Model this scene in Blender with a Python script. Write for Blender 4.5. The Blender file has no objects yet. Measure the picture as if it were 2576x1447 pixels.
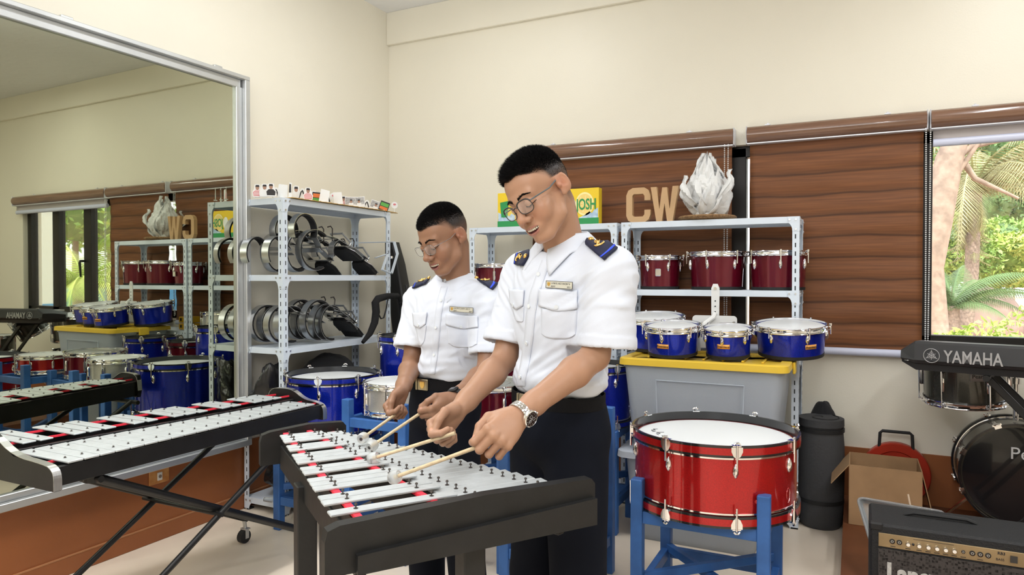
import bpy, math, random
import numpy as np
from mathutils import Vector as V, Matrix, Euler
from mathutils.bvhtree import BVHTree
R_ = math.radians
col = bpy.context.scene.collection
sc = bpy.context.scene
rnd = random.Random(7)
# ---------------------------------------------------------------- camera (frame taken as 2576x1447, focal length 1740 px)
YAW, PITCH, CH, FPX, CX, CY = R_(26.35), R_(0.872), 1.38, 1740.0, 1288.0, 723.5
sy, cy_ = math.sin(YAW), math.cos(YAW)
cam_d = bpy.data.cameras.new('camera'); cam = bpy.data.objects.new('camera', cam_d); col.objects.link(cam)
cam.location = (0, 0, CH); cam.rotation_euler = (R_(90) - PITCH, 0, YAW)
cam_d.sensor_width = 36; cam_d.lens = 36 * FPX / 2576; cam_d.clip_start = 0.05; cam_d.clip_end = 300
sc.camera = cam
def C(r, d, z):                      # a point r metres to the right of and d metres in front of the photographer, z above the floor
    return V((-sy * d + cy_ * r, cy_ * d + sy * r, z))
def D(r, d, z): return C(r, d, z)
def at(u, v, d): return C((u - CX) / FPX * d, d, CH - (v - 697) / FPX * d)
def at_z(u, v, z): return at(u, v, (CH - z) * FPX / (v - 697))
def at_y(u, v, Y): k = (u - CX) / FPX; return at(u, v, Y / (cy_ + k * sy))
def at_x(u, v, X): k = (u - CX) / FPX; return at(u, v, X / (-sy + k * cy_))
# ---------------------------------------------------------------- colour management, sky, sun, room light
sc.view_settings.view_transform = 'Standard'; sc.view_settings.look = 'None'
sc.view_settings.exposure = -0.30; sc.view_settings.gamma = 1.0
sc.view_settings.use_curve_mapping = False
w = bpy.data.worlds.new('sky'); sc.world = w; w.use_nodes = True
nt = w.node_tree; bg = nt.nodes['Background']
skyt = nt.nodes.new('ShaderNodeTexSky'); skyt.sky_type = 'HOSEK_WILKIE'; skyt.turbidity = 4
skyt.sun_direction = (0.35, -0.3, 0.85)
mixn = nt.nodes.new('ShaderNodeMix'); mixn.data_type = 'RGBA'; mixn.inputs[0].default_value = 0.65
mixn.inputs[7].default_value = (0.95, 0.98, 1, 1)
nt.links.new(skyt.outputs[0], mixn.inputs[6]); nt.links.new(mixn.outputs[2], bg.inputs[0]); bg.inputs[1].default_value = 4.8
def light(name, kind, loc, rot, energy, color=(1, 1, 1), **kw):
    l = bpy.data.lights.new(name, kind); l.energy = energy; l.color = color
    for k, v in kw.items(): setattr(l, k, v)
    o = bpy.data.objects.new(name, l); o.location = loc; o.rotation_euler = rot; col.objects.link(o); return o
light('sun', 'SUN', (0, 8, 10), (R_(35), R_(20), 0), 9.0, (1, 0.96, 0.88), angle=R_(1))
# fluorescent ceiling fittings of the room, then one added fill
for (x, y, e) in ((-1.9, -0.6, 38), (0.3, -0.9, 40), (1.9, 1.6, 44), (-2.1, 2.9, 22), (0.9, 3.0, 30)):
    light('tube_and_fill_light', 'AREA', (x, y, 3.36), (0, 0, R_(90)), e, (0.97, 0.985, 1), shape='RECTANGLE', size=1.25, size_y=0.16)
light('tube_and_fill_light', 'AREA', (-2.25, 1.2, 3.36), (0, 0, 0), 20, (1, 0.99, 0.97), shape='RECTANGLE', size=0.5, size_y=1.2, spread=R_(85))  # added narrow-spread fill above the bell set, brightens the floor there
# camera flash turned up to the ceiling
dv_ = V((-1.3, 1.35, 1.83)); fl_ = light('camera_flash', 'SPOT', (0.05, -0.12, 1.6), dv_.to_track_quat('-Z', 'Y').to_euler(), 315, (0.95, 0.98, 1), spot_size=R_(84), spot_blend=0.8, shadow_soft_size=0.05)
light('flash_bounce_fill', 'AREA', (-0.5, -1.1, 2.75), (R_(54), 0, R_(14)), 46, (0.97, 0.985, 1), shape='RECTANGLE', size=1.9, size_y=1.3)  # added soft fill from behind, approximates the flash bounce and lifts low areas
# ---------------------------------------------------------------- materials
MATS = {}
def mat(name, colr, rough=0.5, metal=0.0, spec=0.5, bump=0.0, bscale=60.0, var=0.0, vscale=8.0, coat=0.0, trans=0.0, ior=1.45,
        alpha=1.0, emit=None, estr=1.0, sss=0.0, stretch=None, vcol=None, col2=None, sheen=0.0):
    if name in MATS: return MATS[name]
    m = bpy.data.materials.new(name); m.use_nodes = True; MATS[name] = m
    n = m.node_tree; b = n.nodes['Principled BSDF']; L = n.links
    c4 = (*colr, 1)
    b.inputs['Base Color'].default_value = c4; b.inputs['Roughness'].default_value = rough
    b.inputs['Metallic'].default_value = metal; b.inputs['Specular IOR Level'].default_value = spec
    b.inputs['Coat Weight'].default_value = coat; b.inputs['Coat Roughness'].default_value = 0.05
    b.inputs['Transmission Weight'].default_value = trans; b.inputs['IOR'].default_value = ior
    b.inputs['Alpha'].default_value = alpha
    if sheen: b.inputs['Sheen Weight'].default_value = sheen
    if sss:
        b.inputs['Subsurface Weight'].default_value = sss; b.inputs['Subsurface Radius'].default_value = (0.012, 0.005, 0.003)
        b.inputs['Subsurface Scale'].default_value = 0.6
    if emit: b.inputs['Emission Color'].default_value = (*emit, 1); b.inputs['Emission Strength'].default_value = estr
    tc = n.nodes.new('ShaderNodeTexCoord'); src = tc.outputs['Object']
    if stretch:
        mp = n.nodes.new('ShaderNodeMapping'); mp.inputs['Scale'].default_value = stretch; L.new(src, mp.inputs[0]); src = mp.outputs[0]
    base = None
    if vcol:
        a = n.nodes.new('ShaderNodeAttribute'); a.attribute_name = vcol; base = a.outputs['Color']; L.new(base, b.inputs['Base Color'])
    if var or col2:
        nz = n.nodes.new('ShaderNodeTexNoise'); nz.inputs['Scale'].default_value = vscale; nz.inputs['Detail'].default_value = 6
        L.new(src, nz.inputs[0])
        rp = n.nodes.new('ShaderNodeValToRGB')
        k = 1 - var
        lo = col2 if col2 else tuple(x * k for x in colr)
        rp.color_ramp.elements[0].color = (*lo, 1); rp.color_ramp.elements[1].color = c4
        rp.color_ramp.elements[0].position = 0.35; rp.color_ramp.elements[1].position = 0.65
        L.new(nz.outputs[0], rp.inputs[0])
        if base is None: L.new(rp.outputs[0], b.inputs['Base Color'])
        else:
            mx = n.nodes.new('ShaderNodeMix'); mx.data_type = 'RGBA'; mx.blend_type = 'MULTIPLY'; mx.inputs[0].default_value = 1
            L.new(base, mx.inputs[6]); L.new(rp.outputs[0], mx.inputs[7]); L.new(mx.outputs[2], b.inputs['Base Color'])
    if bump:
        nb = n.nodes.new('ShaderNodeTexNoise'); nb.inputs['Scale'].default_value = bscale; nb.inputs['Detail'].default_value = 4
        L.new(src, nb.inputs[0]); bp = n.nodes.new('ShaderNodeBump'); bp.inputs['Strength'].default_value = bump
        bp.inputs['Distance'].default_value = 0.01; L.new(nb.outputs[0], bp.inputs['Height']); L.new(bp.outputs[0], b.inputs['Normal'])
    return m
wallm = mat('cream_wall_paint', (0.83, 0.79, 0.675), 0.42, bump=0.05, bscale=130, var=0.03, vscale=1.5)
ceilm = mat('white_ceiling_paint', (0.84, 0.85, 0.86), 0.85, bump=0.7, bscale=14)
brownm = mat('brown_wainscot_paint', (0.32, 0.108, 0.036), 0.4, var=0.12, vscale=3, bump=0.05)
floorm = mat('beige_floor_tile', (0.90, 0.78, 0.635), 0.30, var=0.12, vscale=2.2, bump=0.03, bscale=30)
riserm = mat('brown_riser_board', (0.20, 0.07, 0.028), 0.45, var=0.3, vscale=4)
alum = mat('brushed_aluminium', (0.66, 0.67, 0.68), 0.32, 0.9, var=0.15, vscale=20, stretch=(1, 20, 1))
alum2 = mat('mirror_frame_metal', (0.62, 0.64, 0.65), 0.38, 0.75, var=0.1, vscale=4)
mirm = mat('mirror_silvering', (0.555, 0.58, 0.46), 0.012, 1.0)
chrome = mat('chrome', (0.82, 0.82, 0.84), 0.09, 1.0)
black = mat('black_paint', (0.011, 0.011, 0.012), 0.45, var=0.4, vscale=14)
blackw = mat('worn_black_wood', (0.0105, 0.0105, 0.011), 0.5, var=0.35, vscale=18, bump=0.12, bscale=25)
foam = mat('black_foam', (0.012, 0.012, 0.013), 0.92, bump=0.4, bscale=160)
rubber = mat('black_rubber', (0.015, 0.015, 0.016), 0.6)
whitem = mat('white_enamel', (0.72, 0.80, 0.90), 0.35, var=0.03)
whitep = mat('white_plastic', (0.82, 0.83, 0.83), 0.4)
darkm = mat('dark_slot', (0.02, 0.025, 0.03), 0.8)
bluew = mat('blue_stand_paint', (0.045, 0.155, 0.46), 0.45, var=0.3, vscale=9, bump=0.15, bscale=18)
skinhead = mat('white_drumhead', (0.83, 0.86, 0.88), 0.35, var=0.04, vscale=5)
# ---------------------------------------------------------------- mesh building
def rot_to(a, b=None):               # matrix whose z axis runs along a
    a = V(a).normalized(); up = V(b) if b else (V((0, 0, 1)) if abs(a.z) < 0.95 else V((0, 1, 0)))
    x = up.cross(a).normalized(); y = a.cross(x); return Matrix((x, y, a)).transposed()
class M:
    def __init__(s): s.v, s.f, s.m = [], [], []
    def add(s, vs, fs, m=0):
        o = len(s.v); s.v += [V(p) for p in vs]; s.f += [tuple(i + o for i in f) for f in fs]; s.m += [m] * len(fs); return s
    def box(s, c, size, rot=None, m=0, bev=0.0):
        x, y, z = (k / 2 for k in size); c = V(c); Rm = rot if rot else Matrix.Identity(3)
        if bev <= 0:
            vs = [c + Rm @ V((i * x, j * y, k * z)) for i in (-1, 1) for j in (-1, 1) for k in (-1, 1)]
            return s.add(vs, [(0, 1, 3, 2), (4, 6, 7, 5), (0, 4, 5, 1), (2, 3, 7, 6), (0, 2, 6, 4), (1, 5, 7, 3)], m)
        b = min(bev, x * .98, y * .98, z * .98); vs = []; ix = {}
        for i in (-1, 1):
            for j in (-1, 1):
                for k in (-1, 1):
                    for t, p in enumerate(((i * x, j * (y - b), k * (z - b)), (i * (x - b), j * y, k * (z - b)), (i * (x - b), j * (y - b), k * z))):
                        ix[(i, j, k, t)] = len(vs); vs.append(c + Rm @ V(p))
        F = []
        for a in (-1, 1):
            F.append([ix[(a, j, k, 0)] for j, k in ((-1, -1), (1, -1), (1, 1), (-1, 1))][::a])
            F.append([ix[(i, a, k, 1)] for i, k in ((-1, -1), (-1, 1), (1, 1), (1, -1))][::a])
            F.append([ix[(i, j, a, 2)] for i, j in ((-1, -1), (1, -1), (1, 1), (-1, 1))][::a])
            for b_ in (-1, 1):
                F.append([ix[(a, b_, -1, 0)], ix[(a, b_, 1, 0)], ix[(a, b_, 1, 1)], ix[(a, b_, -1, 1)]][::-a * b_])
                F.append([ix[(a, -1, b_, 0)], ix[(a, 1, b_, 0)], ix[(a, 1, b_, 2)], ix[(a, -1, b_, 2)]][::a * b_])
                F.append([ix[(-1, a, b_, 1)], ix[(1, a, b_, 1)], ix[(1, a, b_, 2)], ix[(-1, a, b_, 2)]][::-a * b_])
                for c_ in (-1, 1):
                    F.append([ix[(a, b_, c_, 0)], ix[(a, b_, c_, 1)], ix[(a, b_, c_, 2)]][::a * b_ * c_])
        return s.add(vs, [tuple(f) for f in F], m)
    def tube(s, pts, r, seg=10, m=0, caps=True, flat=None, closed=False):
        pts = [V(p) for p in pts]; n = len(pts); rs = r if isinstance(r, (list, tuple)) else [r] * n; vs = []; prev = None
        for i, p in enumerate(pts):
            if closed: t = (pts[(i + 1) % n] - pts[i - 1]).normalized()
            else: t = (pts[min(i + 1, n - 1)] - pts[max(i - 1, 0)]).normalized()
            if prev is None:
                up = V(flat) if flat else (V((0, 0, 1)) if abs(t.z) < 0.9 else V((1, 0, 0))); x = up.cross(t).normalized()
            else: x = (prev - t * prev.dot(t)).normalized()
            prev = x; y = t.cross(x)
            for k in range(seg):
                a = 2 * math.pi * k / seg; vs.append(p + (x * math.cos(a) + y * math.sin(a)) * rs[i])
        fs = []
        for i in range(n if closed else n - 1):
            j = (i + 1) % n
            for k in range(seg):
                l = (k + 1) % seg; fs.append((i * seg + k, i * seg + l, j * seg + l, j * seg + k))
        if caps and not closed: fs += [tuple(range(seg))[::-1], tuple((n - 1) * seg + k for k in range(seg))]
        return s.add(vs, fs, m)
    def cyl(s, a, b, r, r2=None, seg=20, m=0): return s.tube([a, b], [r, r if r2 is None else r2], seg, m)
    def lathe(s, prof, seg=40, T=None, m=0, a0=0.0, a1=2 * math.pi, cap=True):   # prof: (radius, height)
        full = abs(a1 - a0 - 2 * math.pi) < 1e-6; n = seg if full else seg + 1; vs = []
        for (r, h) in prof:
            for k in range(n):
                a = a0 + (a1 - a0) * k / seg; p = V((r * math.cos(a), r * math.sin(a), h)); vs.append(T @ p if T else p)
        fs = []
        for i in range(len(prof) - 1):
            for k in range(seg):
                l = (k + 1) % n; fs.append((i * n + k, i * n + l, (i + 1) * n + l, (i + 1) * n + k))
        return s.add(vs, fs, m)
    def prism(s, poly, h, T=None, m=0):     # poly in xy, extruded +-h/2 in z
        n = len(poly); vs = [V((x, y, -h / 2)) for x, y in poly] + [V((x, y, h / 2)) for x, y in poly]
        if T: vs = [T @ p for p in vs]
        return s.add(vs, [tuple(range(n))[::-1], tuple(range(n, 2 * n))] + [(i, (i + 1) % n, n + (i + 1) % n, n + i) for i in range(n)], m)
    def ell(s, c, r, seg=16, rings=10, rot=None, m=0):
        c = V(c); Rm = rot if rot else Matrix.Identity(3); r = (r, r, r) if isinstance(r, (int, float)) else r; vs = []
        for i in range(rings + 1):
            th = math.pi * i / rings
            for k in range(seg):
                a = 2 * math.pi * k / seg
                vs.append(c + Rm @ V((r[0] * math.sin(th) * math.cos(a), r[1] * math.sin(th) * math.sin(a), r[2] * math.cos(th))))
        return s.add(vs, [(i * seg + k, (i + 1) * seg + k, (i + 1) * seg + (k + 1) % seg, i * seg + (k + 1) % seg) for i in range(rings) for k in range(seg)], m)
    def grid(s, fn, nu, nv, m=0, two=0.0):   # fn(u,v) in 0..1
        vs = [V(fn(i / nu, j / nv)) for j in range(nv + 1) for i in range(nu + 1)]
        return s.add(vs, [(j * (nu + 1) + i, j * (nu + 1) + i + 1, (j + 1) * (nu + 1) + i + 1, (j + 1) * (nu + 1) + i) for j in range(nv) for i in range(nu)], m)
    def build(s, name, ms, parent=None, smooth=None, world=False, solid=0.0):
        me = bpy.data.meshes.new(name); vs = s.v
        if world and parent is not None: I = wm(parent).inverted(); vs = [I @ p for p in vs]
        me.from_pydata([tuple(p) for p in vs], [], s.f)
        ms = ms if isinstance(ms, (list, tuple)) else [ms]
        for q in ms: me.materials.append(q)
        if any(s.m): me.polygons.foreach_set('material_index', s.m)
        if smooth is not None:
            me.polygons.foreach_set('use_smooth', [True] * len(s.f)); me.set_sharp_from_angle(angle=R_(smooth))
        me.update(); o = bpy.data.objects.new(name, me); col.objects.link(o)
        if parent is not None: o.parent = parent
        if solid:
            md = o.modifiers.new('thickness', 'SOLIDIFY'); md.thickness = solid; md.offset = 0
        return o
def wm(o):
    m = Matrix.LocRotScale(o.location, o.rotation_euler, o.scale); return wm(o.parent) @ m if o.parent else m
def tag(o, label, cat, group=None):
    o['label'] = label; o['category'] = cat
    if group: o['group'] = group
    return o
def thing(name, label, cat, loc=(0, 0, 0), rz=0.0, group=None, rot=None):
    o = bpy.data.objects.new(name, None); o.empty_display_size = 0.05; col.objects.link(o)
    o.location = loc; o.rotation_euler = rot if rot else (0, 0, rz); return tag(o, label, cat, group)
def struct(o): o['kind'] = 'structure'; return o
def stuff(o): o['kind'] = 'stuff'; return o
def dup(o, parent=None):             # copy of a thing with its parts
    c = o.copy(); col.objects.link(c)
    if parent: c.parent = parent
    for ch in list(o.children): dup(ch, c)
    return c
def text_obj(name, body, size, m, parent, T, ext=0.0005, align='LEFT', bold=0.0, sx=1.0, world=False):
    cu = bpy.data.curves.new(name, 'FONT'); cu.body = body; cu.size = size; cu.extrude = ext; cu.align_x = align; cu.offset = bold
    t = bpy.data.objects.new('tmp', cu); col.objects.link(t)
    me = bpy.data.meshes.new_from_object(t.evaluated_get(bpy.context.evaluated_depsgraph_get()))
    bpy.data.objects.remove(t); me.name = name; S = Matrix.Diagonal((sx, 1, 1, 1))
    X = T @ S
    if world: X = wm(parent).inverted() @ X
    me.transform(X); me.materials.clear(); me.materials.append(m)
    o = bpy.data.objects.new(name, me); col.objects.link(o); o.parent = parent; return o
def frame(o, x, y):                  # 4x4 with given origin, x axis and approximate y axis
    x = V(x).normalized(); z = x.cross(V(y)).normalized(); y = z.cross(x)
    m = Matrix((x, y, z)).transposed().to_4x4(); m.translation = V(o); return m
def arc(c, r, a0, a1, n, ax=(1, 0, 0), ay=(0, 0, 1)):
    return [V(c) + V(ax) * r * math.cos(a0 + (a1 - a0) * i / n) + V(ay) * r * math.sin(a0 + (a1 - a0) * i / n) for i in range(n + 1)]
# ================================================================ the room
WL, WB, WR, WF, HC = -3.27, 4.44, 3.3, -3.4, 3.43
WIN0, WIN1, SILL, HEAD = -2.02, 2.02, 0.985, 2.19
def sbox(name, lo, hi, m, bev=0):
    b = M(); lo, hi = V(lo), V(hi); b.box((lo + hi) / 2, hi - lo, bev=bev); return struct(b.build(name, m))
sbox('floor', (WL - .2, WF - .2, -.1), (WR + .2, WB + .2, 0), floorm)
sbox('ceiling', (WL - .2, WF - .2, HC), (WR + .2, WB + .2, HC + .1), ceilm)
sbox('wall_left', (WL - .15, WF, 0), (WL, WB, HC), wallm)
sbox('wall_right', (WR, WF, 0), (WR + .15, WB, HC), wallm)
sbox('wall_front', (WL, WF - .15, 0), (WR, WF, HC), wallm)
b = M()
for lo, hi in (((WL - .15, WB, 0), (WIN0, WB + .2, HC)), ((WIN1, WB, 0), (WR + .15, WB + .2, HC)), ((WIN0, WB, 0), (WIN1, WB + .2, SILL)), ((WIN0, WB, HEAD), (WIN1, WB + .2, HC))):
    lo, hi = V(lo), V(hi); b.box((lo + hi) / 2, hi - lo)
struct(b.build('wall_back', wallm))
sbox('trim_1', (WL, WB - .035, 3.18), (WR, WB, HC), wallm, .004)                                 # beam along the top of the back wall
b = M(); b.box((WL + .006, (WF + WB) / 2, .205), (.012, WB - WF, .39)); struct(b.build('trim_2', brownm))
sbox('baseboard_left', (WL, WF, 0), (WL + .02, WB, .086), brownm, .003)
grv = mat('baseboard_top_edge', (0.42, 0.19, 0.085), 0.4)
sbox('trim_3', (WL + .012, WF, .084), (WL + .021, WB, .090), grv)
b = M(); b.box(((WL + WR) / 2, WB - .006, .205), (WR - WL, .012, .39)); struct(b.build('trim_4', brownm))
sbox('baseboard_back', (WL, WB - .02, 0), (WR, WB, .086), brownm, .003)
sbox('trim_5', (WIN0, WB - .012, SILL - .022), (WIN1, WB + .06, SILL), mat('sill_edge', (0.62, 0.5, 0.4), 0.4), .003)
RH = 0.12
b = M(); b.box(((-.045 + WR) / 2, (2.0 + WB - .02) / 2, RH / 2), (WR + .045, WB - .02 - 2.0, RH)); r_ = b.build('trim_6', riserm); struct(r_)
# ---- window: dark frame, casements, glass
dkf = mat('dark_bronze_window_frame', (0.018, 0.016, 0.015), 0.4, 0.3)
glass = mat('window_glass', (1, 1, 1), 0.0, trans=1.0, ior=1.45, spec=0.5)
yw = WB + .09
wr = bpy.data.objects.new('window_1', None); col.objects.link(wr); wr.location = ((WIN0 + WIN1) / 2, yw, SILL); struct(wr)
b = M(); W_ = WIN1 - WIN0; cx_ = (WIN0 + WIN1) / 2
for z in (SILL + .035, HEAD - .035): b.box((cx_, yw, z), (W_, .08, .07), bev=.004)
mull = [WIN0 + .03, -1.36, -.665, .025, .345, 0.885, 1.47, WIN1 - .03]
for x, wd in zip(mull, (.06, .1, .12, .1, .08, .13, .12, .08)): b.box((x, yw, (SILL + HEAD) / 2), (wd, .08, HEAD - SILL - .02), bev=.004)
b.build('window_frame', dkf, wr, world=True, smooth=30)
for i in range(len(mull) - 1):
    a0, a1 = mull[i] + .03, mull[i + 1] - .03
    b = M(); b.box(((a0 + a1) / 2, yw + .01, (SILL + HEAD) / 2), (a1 - a0, .005, HEAD - SILL - .1)); b.build('window_pane', glass, wr, world=True)
b = M(); x = .93
b.tube([(x, yw - .04, 1.55), (x, yw - .09, 1.55), (x, yw - .095, 1.53), (x, yw - .085, 1.38)], [.013, .013, .014, .01], 10); b.build('window_handle', dkf, wr, world=True, smooth=40)
# ---- roller blinds
def blind(x0, x1, zb, label, chains, k=0):
    y = WB - .05; t = thing('roller_blind', label, 'blind', ((x0 + x1) / 2, WB - .04, 2.15), group=None)
    cas = M(); r = .052; prof = arc((0, 0, 0), r, R_(95), R_(262), 14, (0, 1, 0), (0, 0, 1))
    Z = 2.235
    ring = [V((0, p.y * 1.05, p.z)) for p in prof] + [V((0, .038, -.045)), V((0, .038, .05))]
    n = len(ring); vs = [V((xx, WB - .042 + q.y, Z + q.z)) for xx in (x0, x1) for q in ring]
    cas.add(vs, [(i, (i + 1) % n, n + (i + 1) % n, n + i) for i in range(n)] + [tuple(range(n))[::-1], tuple(range(n, 2 * n))])
    cas.build('cassette', woodgrain, t, world=True, smooth=40)
    tr = M()
    tr.box(((x0 + x1) / 2, WB - .062, Z - .056), (x1 - x0, .055, .008), bev=.002)
    for xx in (x0 - .003, x1 + .003): tr.box((xx, WB - .045, Z - .003), (.006, .085, .108), bev=.003)
    tr.build('cassette_trim', silv, t, world=True)
    for xx in (x0 + (x1 - x0) * .12, x0 + (x1 - x0) * .8):
        s_ = M(); s_.box((xx, WB - .03, Z + .057), (.03, .03, .006)); s_.cyl((xx, WB - .03, Z + .058), (xx, WB - .03, Z + .068), .006, seg=8); s_.build('wall_bracket', silv, t, world=True)
    fa = M(); top = Z - .05
    h = top - zb; nn = max(2, int(h / .012))
    def fn(u, v):
        z = top - h * v; fold = .0025 * math.sin((z * 8 + k) * 2 * math.pi) + .0035 * math.sin(u * 5 + v * 17 + k)
        return (x0 + .012 + (x1 - x0 - .024) * u, WB - .042 + fold, z)
    fa.grid(fn, 24, nn); fa.build('blind_fabric', woodslat if h > .3 else palefab, t, world=True, smooth=60, solid=.0015)
    br = M(); zz = zb - .012
    ring = arc((0, 0, 0), .016, 0, 2 * math.pi, 12, (0, 1, 0), (0, 0, 1.35))[:-1]
    br.add([V((xx, WB - .042 + q.y, zz + q.z)) for xx in (x0 + .012, x1 - .012) for q in ring], [(i, (i + 1) % 12, 12 + (i + 1) % 12, 12 + i) for i in range(12)] + [tuple(range(12))[::-1], tuple(range(12, 24))])
    br.build('bottom_rail', silv2, t, world=True, smooth=40)
    for xx, zlow in chains:
        ch = M()
        for s_ in (-.011, .011):
            z = Z - .05
            while z > zlow:
                yy = WB - .075 - .012 * math.sin((Z - z) * 2.2); ch.ell((xx + s_ * (1 - .35 * (Z - z)), yy, z), .0042, 6, 4); z -= .0115
        ch.ell((xx, WB - .085, zlow - .004), .0042, 6, 4)
        ch.build('bead_chain', whitep, t, world=True, smooth=60)
    return t
silv = mat('pale_blind_trim', (0.72, 0.73, 0.78), 0.35, 0.3); silv2 = mat('blind_bottom_rail', (0.60, 0.63, 0.78), 0.35)
palefab = mat('rolled_blind_fabric', (0.5, 0.46, 0.46), 0.7)
def wood_mat(name, c1, c2, band, rough, coat=0.0, tr=0.0):
    m = mat(name, c1, rough, coat=coat); n = m.node_tree; L = n.links; b = n.nodes['Principled BSDF']; tc = n.nodes.new('ShaderNodeTexCoord')
    mp = n.nodes.new('ShaderNodeMapping'); mp.inputs['Scale'].default_value = (0.9, 0.9, 26); L.new(tc.outputs['Object'], mp.inputs[0])
    nz = n.nodes.new('ShaderNodeTexNoise'); nz.inputs['Scale'].default_value = 3.4; nz.inputs['Detail'].default_value = 8; L.new(mp.outputs[0], nz.inputs[0])
    rp = n.nodes.new('ShaderNodeValToRGB'); e = rp.color_ramp.elements; e[0].position = .3; e[1].position = .72; e[0].color = (*c2, 1); e[1].color = (*c1, 1)
    L.new(nz.outputs[0], rp.inputs[0]); out = rp.outputs[0]
    if band:      # printed dark plank lines, slightly wavy
        sx_ = n.nodes.new('ShaderNodeSeparateXYZ'); L.new(tc.outputs['Object'], sx_.inputs[0])
        n2 = n.nodes.new('ShaderNodeTexNoise'); n2.inputs['Scale'].default_value = 1.7; L.new(tc.outputs['Object'], n2.inputs[0])
        ad = n.nodes.new('ShaderNodeMath'); ad.operation = 'MULTIPLY_ADD'; ad.inputs[1].default_value = .07; L.new(n2.outputs[0], ad.inputs[0]); L.new(sx_.outputs[2], ad.inputs[2])
        ml = n.nodes.new('ShaderNodeMath'); ml.operation = 'MULTIPLY'; ml.inputs[1].default_value = 1 / band; L.new(ad.outputs[0], ml.inputs[0])
        fr = n.nodes.new('ShaderNodeMath'); fr.operation = 'FRACT'; L.new(ml.outputs[0], fr.inputs[0])
        r2 = n.nodes.new('ShaderNodeValToRGB'); q = r2.color_ramp.elements; q[0].position = 0; q[0].color = (.22, .2, .2, 1); q[1].position = .09; q[1].color = (.75, .75, .75, 1)
        z = q.new(.3); z.color = (1, 1, 1, 1); z = q.new(.93); z.color = (.9, .9, .9, 1); z = q.new(1.0); z.color = (.3, .3, .3, 1)
        L.new(fr.outputs[0], r2.inputs[0]); mx = n.nodes.new('ShaderNodeMix'); mx.data_type = 'RGBA'; mx.blend_type = 'MULTIPLY'; mx.inputs[0].default_value = .85
        L.new(out, mx.inputs[6]); L.new(r2.outputs[0], mx.inputs[7]); out = mx.outputs[2]
    L.new(out, b.inputs['Base Color']); return m
woodslat = wood_mat('wood_print_blind_fabric', (0.235, 0.088, 0.028), (0.135, 0.046, 0.014), .125, .6)
woodgrain = wood_mat('wood_print_cassette', (0.25, 0.135, 0.085), (0.15, 0.075, 0.045), 0, .22, coat=.6)
XB = [-2.03, -.665, -.585, .345, .365, 2.07]
blind(XB[0], XB[1], SILL - .02, 'wood-grain roller blind behind the tall cadet and the flame sculpture, pulled down', [(-.705, 1.02)], 0)
blind(XB[2], XB[3], SILL - .02, 'wood-grain roller blind right of the shelving, pulled down beside the open window', [(.352, 1.0)], .4)
blind(XB[4], XB[5], 2.12, 'wood-grain blind rolled fully up above the uncovered window with garden view', [], .7)
# ---- mirror on the left wall
ea = R_(.75); mdir = V((math.sin(ea), math.cos(ea), 0)); mn = V((math.cos(ea), -math.sin(ea), 0))
def mp_(y, z, off=0.0): p = V((-3.25, 2.5, 0)) + mdir * (y - 2.5); p += mn * off; return V((p.x, p.y, z))
mt = thing('wall_mirror', 'large wall mirror in a brushed metal frame on the left wall', 'mirror', (WL, 2, .4))
MY0, MY1, MZ0, MZ1 = 0.3, 2.925, .42, 2.52
b = M(); b.add([mp_(MY0, MZ0, .004), mp_(MY1, MZ0, .004), mp_(MY1, MZ1, .004), mp_(MY0, MZ1, .004)], [(0, 1, 2, 3)]); b.build('mirror_glass', mirm, mt, world=True)
def fbar(y0, y1, z0, z1, th, nm):
    b = M(); Rm = Matrix((mn, mdir, V((0, 0, 1)))).transposed(); c = mp_((y0 + y1) / 2, (z0 + z1) / 2, th / 2 - .02)
    b.box(c, (th + .04, y1 - y0, z1 - z0), Rm, bev=.003); return b.build(nm, alum2, mt, world=True)
fbar(MY0, MY1 + .055, MZ1 + .012, MZ1 + .035, .05, 'frame_rail'); fbar(MY0, MY1 + .01, MZ1 - .035, MZ1 + .012, .022, 'frame_rail')
fbar(MY0, MY1 + .055, MZ0 - .035, MZ0, .05, 'frame_rail'); fbar(MY0, MY1, MZ0, MZ0 + .03, .022, 'frame_rail')
fbar(MY1 + .02, MY1 + .055, MZ0, MZ1 + .012, .05, 'frame_post'); fbar(MY1 - .022, MY1 + .02, MZ0, MZ1 - .03, .022, 'frame_post')
for y in (1.95, 2.78): b = M(); b.box(mp_(y, MZ1 + .04, .008), (.03, .055, .03), bev=.003); b.build('mounting_clip', alum2, mt, world=True)
# ---- outlet on the wainscot under the mirror
p = at_x(396, 1200, WL + .012)
t = thing('wall_outlet', 'yellowish wall outlet plate on the brown wainscot below the mirror', 'outlet', p)
b = M(); b.box(p, (.012, .115, .075), Euler((0, 0, 0)).to_matrix(), bev=.003); b.build('cover_plate', mat('yellowed_plate', (0.62, 0.32, 0.11), .4, col2=(.5, .2, .05), vscale=20), t, world=True)
b = M(); b.box(p + V((.007, 0, 0)), (.006, .028, .042), bev=.002); so = b.build('socket', whitep, t, world=True)
b = M(); b.cyl(p + V((.009, 0, 0)), p + V((.0115, 0, 0)), .009, seg=14); b.build('socket_hole', mat('grey_hole', (.25, .2, .17), .5), so, world=True)
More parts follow.
